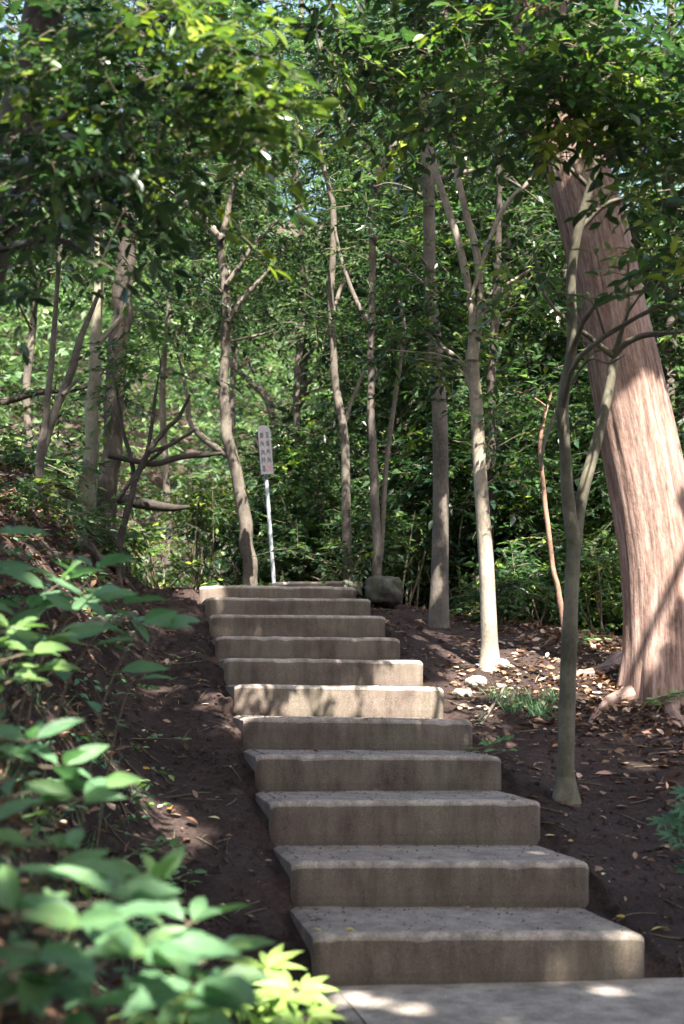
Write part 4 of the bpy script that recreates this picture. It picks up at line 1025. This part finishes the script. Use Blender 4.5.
def surf_z(x, y):
    z = float(terrain(x, y))
    for k, (x0, x1, yw, zl, zr) in STEP.items():
        if x0 < x < x1 and yw < y: z = max(z, (zl+zr)/2)
    if x > .03 and y < 0: z = max(z, 0)
    return z
def fallen(pxx, pyy, ln, m, tint, label, on_step=None, group=None):
    if on_step:
        yw = STEP[on_step][2]; q = at_y((pxx, pyy), yw+.06); q[2] = STEP[on_step][3]+.008
        yfr = (pxx-STEP[on_step][0]); 
    else: q, d = ground_at(pxx, pyy); q[2] += .012
    mb = MB(); rr = rng.random()*6.28
    leaves(mb, np.array([q]), np.array([[math.cos(rr), math.sin(rr), .1]]), np.array([[rng.normal()*.25, rng.normal()*.25-.25, 1]]), np.array([ln]), np.array([tint]), (T_DET[0]*[1, 1.1, .8]+np.array([0, 0, .015]), T_DET[1], T_DET[2]))
    o = mb.build('fallen_leaf', m, origin=q); tag(o, label, 'leaf', group)
FL = [(150, 771, .075, M_YELLOW, .15, 'orange-yellow leaf on the left of the earth path, the upper of two'), (170, 810, .085, M_YELLOW, .0, 'ochre leaf on the left of the earth path, the lower of two'),
      (208, 820, .075, M_YELLOW, 1., 'whitish leaf lying on the path level with the third step'), (231, 769, .05, M_YELLOW, .9, 'cream heart-shaped leaf on the path beside the fourth step'),
      (230, 745, .07, M_YELLOW, .95, 'narrow cream leaf on the path beside the fifth step'), (209, 706, .05, M_YELLOW, 1., 'pale scrap of leaf near the sixth step'),
      (118, 694, .075, M_YELLOW, .6, 'dull yellow leaf at the foot of the left bank'), (668, 931, .10, M_YELLOW, .7, 'yellow leaf on the soil right of the lowest step'),
      (605, 876, .055, M_YELLOW, .95, 'pale round leaf on the soil beside the second step'), (573, 843, .045, M_YELLOW, .1, 'small orange leaf on the soil by the third step'),
      (612, 776, .10, M_RED, .8, 'large pinkish leaf on the soil right of the forked sapling'), (680, 975, .11, M_RED, .9, 'pinkish leaf at the right edge beside the lowest step'),
      (545, 838, .06, M_YELLOW, .95, 'pale narrow leaf off the right end of the third step'), (168, 617, .07, M_YELLOW, .8, 'tan leaf at the top of the path nearest the bank roots'),
      (200, 622, .06, M_RED, .9, 'pink-tan leaf at the left end of the ninth step'), (195, 655, .08, M_YELLOW, .8, 'long tan leaf left of the seventh step'),
      (200, 683, .09, M_YELLOW, .2, 'brown-orange leaf left of the sixth step'), (598, 710, .08, M_RED, .7, 'reddish leaf in the litter left of the cedar foot'),
      (640, 800, .08, M_RED, .5, 'rust leaf on the soil in front of the cedar'), (560, 690, .08, M_YELLOW, .9, 'sun-bleached leaf behind the forked sapling'),
      (625, 920, .05, M_YELLOW, .4, 'small ochre leaf on the soil off the end of the lowest step'), (215, 560+240, .04, M_RED, .8, 'tiny pink leaf on the path'), (640, 735, .1, M_RED, .6, 'curled rust leaf under the cedar root'),
      (665, 790, .09, M_RED, .85, 'pale rust leaf at the right edge below the cedar')]
for a, b, l, m, t_, lab in FL: fallen(a, b, l, m, t_, lab)
for (a, b, l, m, t_, k, lab) in ((510, 798, .04, M_RED, .8, 3, 'small pink leaf at the right end of the third step'), (275, 714, .05, M_RED, .2, 5, 'dark red leaf on the left of the fifth step'), (285, 714, .04, M_RED, .5, 5, 'small red leaf beside the dark red one on the fifth step'),
                                 (345, 936, .04, M_YELLOW, .5, 1, 'ochre speck of leaf on the left of the lowest step'), (313, 912, .05, M_YELLOW, .5, 1, 'ochre leaf in the back left corner of the lowest step')):
    fallen(a, b, l, m, t_, lab, on_step=k)

# ------------------------------------------------------------------ foreground plants
def plant(name, label, base, stems, lf=.16, tint=.4, tpl=T_DET, m=M_PLANT, whorl=4, spread=.0, droop=.25, tvar=.08, cat='plant', palm=False, lean=-1):
    """stems: list of 3-D tip points; leaves in a loose whorl near each tip and pairs lower down"""
    root = empty(name, base); tag(root, label, cat)
    ms = MB(); mf = MB(); base = np.asarray(base, float)
    for tip in stems:
        tip = np.asarray(tip, float); v = tip-base; Ls = np.linalg.norm(v)
        b2 = base+rng.normal(size=3)*[.03, .03, 0]+[v[0]+lean*(.22+rng.random()*.15), v[1]-.1*rng.random(), 0]; b2[2] = float(terrain(b2[0], b2[1]))-.04
        mid = b2+(tip-b2)*[.35, .35, .65]; C_ = tube(ms, [b2, mid, tip], [.0045, .0038, .0025], sides=7, sub=5, wob=.05)
        P = []; A = []; Nn = []; L_ = []; T_ = []
        hd = norm(v*[1, 1, .25])
        nl = whorl+3
        for j in range(nl):
            if j < whorl: pos = C_[-1]; el = .1
            else: pos = C_[-2-(j-whorl)*2 % (len(C_)-3)]; el = .15
            an = j*2.4+rng.random()*.6; sd = np.array([math.cos(an), math.sin(an), 0])
            ax = norm(sd+hd*.55+np.array([0, 0, el-droop*rng.random()]))
            pet = pos+ax*lf*.16
            tube(ms, [pos, pet], [.0025, .002], sides=5, sub=1, wob=0)
            sc = lf*rng.uniform(.7, 1.15)
            if palm:
                nn = norm(np.array([.1, -.5, .9])+rng.normal(size=3)*.2); sx = np.cross(nn, ax)
                for q_, f_ in ((-2.0, .55), (-1.3, .8), (-.65, .95), (0, 1), (.65, .95), (1.3, .8), (2.0, .55)):
                    a2 = ax*math.cos(q_)+sx*math.sin(q_); P.append(pet); A.append(a2); Nn.append(nn+np.array([0, 0, .001*q_])); L_.append(sc*f_); T_.append(tint+rng.normal()*.03)
            else:
                P.append(pet); A.append(ax); Nn.append(np.array([.12, -.5, .9])+rng.normal(size=3)*.38); L_.append(sc); T_.append(tint+tvar*rng.normal())
        leaves(mf, np.array(P), np.array(A), np.array(Nn), np.array(L_), np.clip(T_, 0, 1), tpl)
    ms.build('stem', M_TWIG, root); mf.build('foliage', [m], root)
def base_under(p, dx=0, dy=0):
    return np.array([p[0]+dx, p[1]+dy, float(terrain(p[0]+dx, p[1]+dy))])
# mid-left plant with long pointed leaves reaching over the path edge
c = px(60, 640, 4.6)
plant('broadleaf_plant', 'plant with long pointed green leaves reaching right over the path edge', base_under(c), [px(a, b, dd) for a, b, dd in ((62, 582, 4.6), (88, 600, 4.5), (120, 606, 4.5), (60, 640, 4.3), (140, 622, 4.7), (95, 570, 4.7), (30, 612, 4.5), (160, 628, 4.8))], lf=.155, tint=.36, whorl=4)
c = px(14, 660, 4.0)
plant('broadleaf_plant', 'sunlit yellow-green shrub at the left edge above the litter', base_under(c, -.1), [px(a, b, dd) for a, b, dd in ((12, 630, 4.0), (30, 652, 4.0), (-10, 650, 4.0), (40, 668, 4.1), (10, 680, 3.9), (45, 640, 4.2))], lf=.11, tint=.7, whorl=5)
c = px(4, 560, 4.4)
plant('broadleaf_plant', 'single-stemmed plant poking in at the left edge high on the bank', base_under(c, -.15), [px(a, b, dd) for a, b, dd in ((-5, 535, 4.3), (-14, 575, 4.3))], lf=.14, tint=.2, whorl=4)
c = px(70, 830, 3.2)
plant('broadleaf_plant', 'mid-height plant with broad pale green leaves left of the path', base_under(c, -.05), [px(a, b, dd) for a, b, dd in ((30, 742, 3.2), (62, 768, 3.2), (98, 784, 3.2), (5, 760, 3.2), (80, 800, 3.1))], lf=.115, tint=.45, whorl=4)
c = px(120, 990, 2.35)
plant('large_leaved_plant', 'closest plant at the bottom left with big blurred green leaves', base_under(c, -.08, .05), [px(a, b, dd) for a, b, dd in ((90, 925, 2.3), (150, 950, 2.3), (200, 980, 2.35), (60, 960, 2.2), (30, 990, 2.2), (180, 1010, 2.3), (120, 900, 2.5))], lf=.145, tint=.42, whorl=5, droop=.4)
c = px(190, 960, 2.8)
plant('large_leaved_plant', 'lighter green plant behind the closest one at the bottom left', base_under(c, -.05), [px(a, b, dd) for a, b, dd in ((150, 880, 2.8), (190, 925, 2.8), (215, 955, 2.8), (95, 882, 2.8), (60, 850, 2.9))], lf=.12, tint=.5, whorl=4)
c = px(280, 1000, 3.7)
plant('palmate_plant', 'bright yellow-green plant with lobed hand-shaped leaves at the foot of the path', base_under(c), [px(a, b, dd) for a, b, dd in ((262, 972, 3.7), (296, 992, 3.6), (240, 1002, 3.5), (305, 1018, 3.5))], lf=.12, tint=.85, whorl=2, palm=True, tpl=T_DET_N)
c = px(705, 850, 5.6)
plant('palmate_plant', 'dark blue-green plant with hand-shaped leaves at the right edge', base_under(c), [px(a, b, dd) for a, b, dd in ((668, 824, 5.6), (690, 812, 5.6), (676, 838, 5.5), (690, 795, 5.7))], lf=.11, tint=.1, whorl=2, lean=.6, palm=True, tpl=T_DET_N)
for (a, b, lf, n_, ti, lab) in ((498, 752, .07, 4, .5, 'small seedling with glossy leaves off the end of the fourth step'), (676, 700, .08, 5, .6, 'leafy seedling right of the cedar foot'), (592, 640, .08, 4, .7, 'yellow-green seedling left of the cedar trunk'), (486, 728, .05, 2, .35, 'tiny seedling off the end of the fifth step'),
                             (176, 748, .05, 3, .5, 'small weed on the path edge beside the upper yellow leaf'), (205, 664, .035, 2, .55, 'tiny weed left of the seventh step'), (120, 640+70, .06, 3, .5, 'weed at the bank foot above the dull yellow leaf'), (150, 860, .06, 4, .55, 'low weed at the bottom of the bank by the path'), (170, 890, .06, 4, .5, 'low weed nearest the path among the foreground plants')):
    q, d = ground_at(a, b+6)
    plant('seedling', lab, q, [q+np.array([rng.normal()*.06, rng.normal()*.05, rng.uniform(.05, .12)]) for _ in range(n_)], lf=lf, tint=ti, whorl=3)

# grass
def tuft(mb, c, n, h, spread, tint=.35):
    P = np.array(c)+rng.normal(size=(n, 3))*[spread, spread, 0]; P[:, 2] = terrain(P[:, 0], P[:, 1])-.005
    A = np.array([0, 0, 1.])+rng.normal(size=(n, 3))*[.55, .55, .1]; Nn = rng.normal(size=(n, 3)); Nn[:, 2] = .6
    tpl = (np.array([[0, -.02, 0], [0, .02, 0], [.5, .018, -.04], [.5, -.018, -.04], [1, 0, -.28]]), None)
    tv = tpl[0]; A = norm(A); Nn = norm(Nn-A*(Nn*A).sum(-1, keepdims=True)); S = np.cross(Nn, A); L_ = h*rng.uniform(.5, 1.2, n)
    V = P[:, None]+L_[:, None, None]*(A[:, None]*tv[None, :, 0:1]+S[:, None]*tv[None, :, 1:2]*1.0+Nn[:, None]*tv[None, :, 2:3])
    ti = np.clip(tint+.12*rng.normal(size=n), 0, 1)
    mb.add(V.reshape(-1, 3), (np.arange(n)[:, None, None]*5+np.array([[0, 1, 2, 3]])[None]).reshape(-1, 4), tint=ti)
    mb.add(V.reshape(-1, 3), (np.arange(n)[:, None, None]*5+np.array([[3, 2, 4]])[None]).reshape(-1, 3), tint=ti)
mb = MB(); q, d = ground_at(528, 706); 
for i in range(7): tuft(mb, q+np.array([rng.normal()*.14, rng.normal()*.08, 0]), 60, .13, .04, .3)
o = mb.build('grass_tuft', M_GRASS, origin=q); tag(o, 'dark grass tuft in front of the sunlit ground right of the steps', 'grass')
mb = MB()
for i in range(90):
    x = -rng.uniform(.62, 1.9); y = rng.uniform(-3.6, 1.6)
    tuft(mb, (x, y, 0), 22, .11, .06, .4)
n = 420; xx = -rng.uniform(.6, 2.3, n); yy = rng.uniform(-3.6, 4.5, n); k = fbm(xx*1.5, yy*1.5, 2) > -.06; xx, yy = xx[k], yy[k]
sprays(mb, np.stack([xx, yy, terrain(xx, yy)+rng.uniform(.01, .10, len(xx))], -1), rng.normal(size=(len(xx), 3))*[1, 1, .25]+[0, 0, .3], .14, nleaf=6, leaf=.06, tint=.35, tvar=.2, twig=False, cull=False, tpl=T_MED)
o = mb.build('bank_grass', M_GRASS); tag(o, 'short grass and weeds covering the near part of the left bank', 'grass', kind='stuff')
print('verts', sum(len(m.vertices) for m in bpy.data.meshes), 'objs', len(bpy.data.objects))
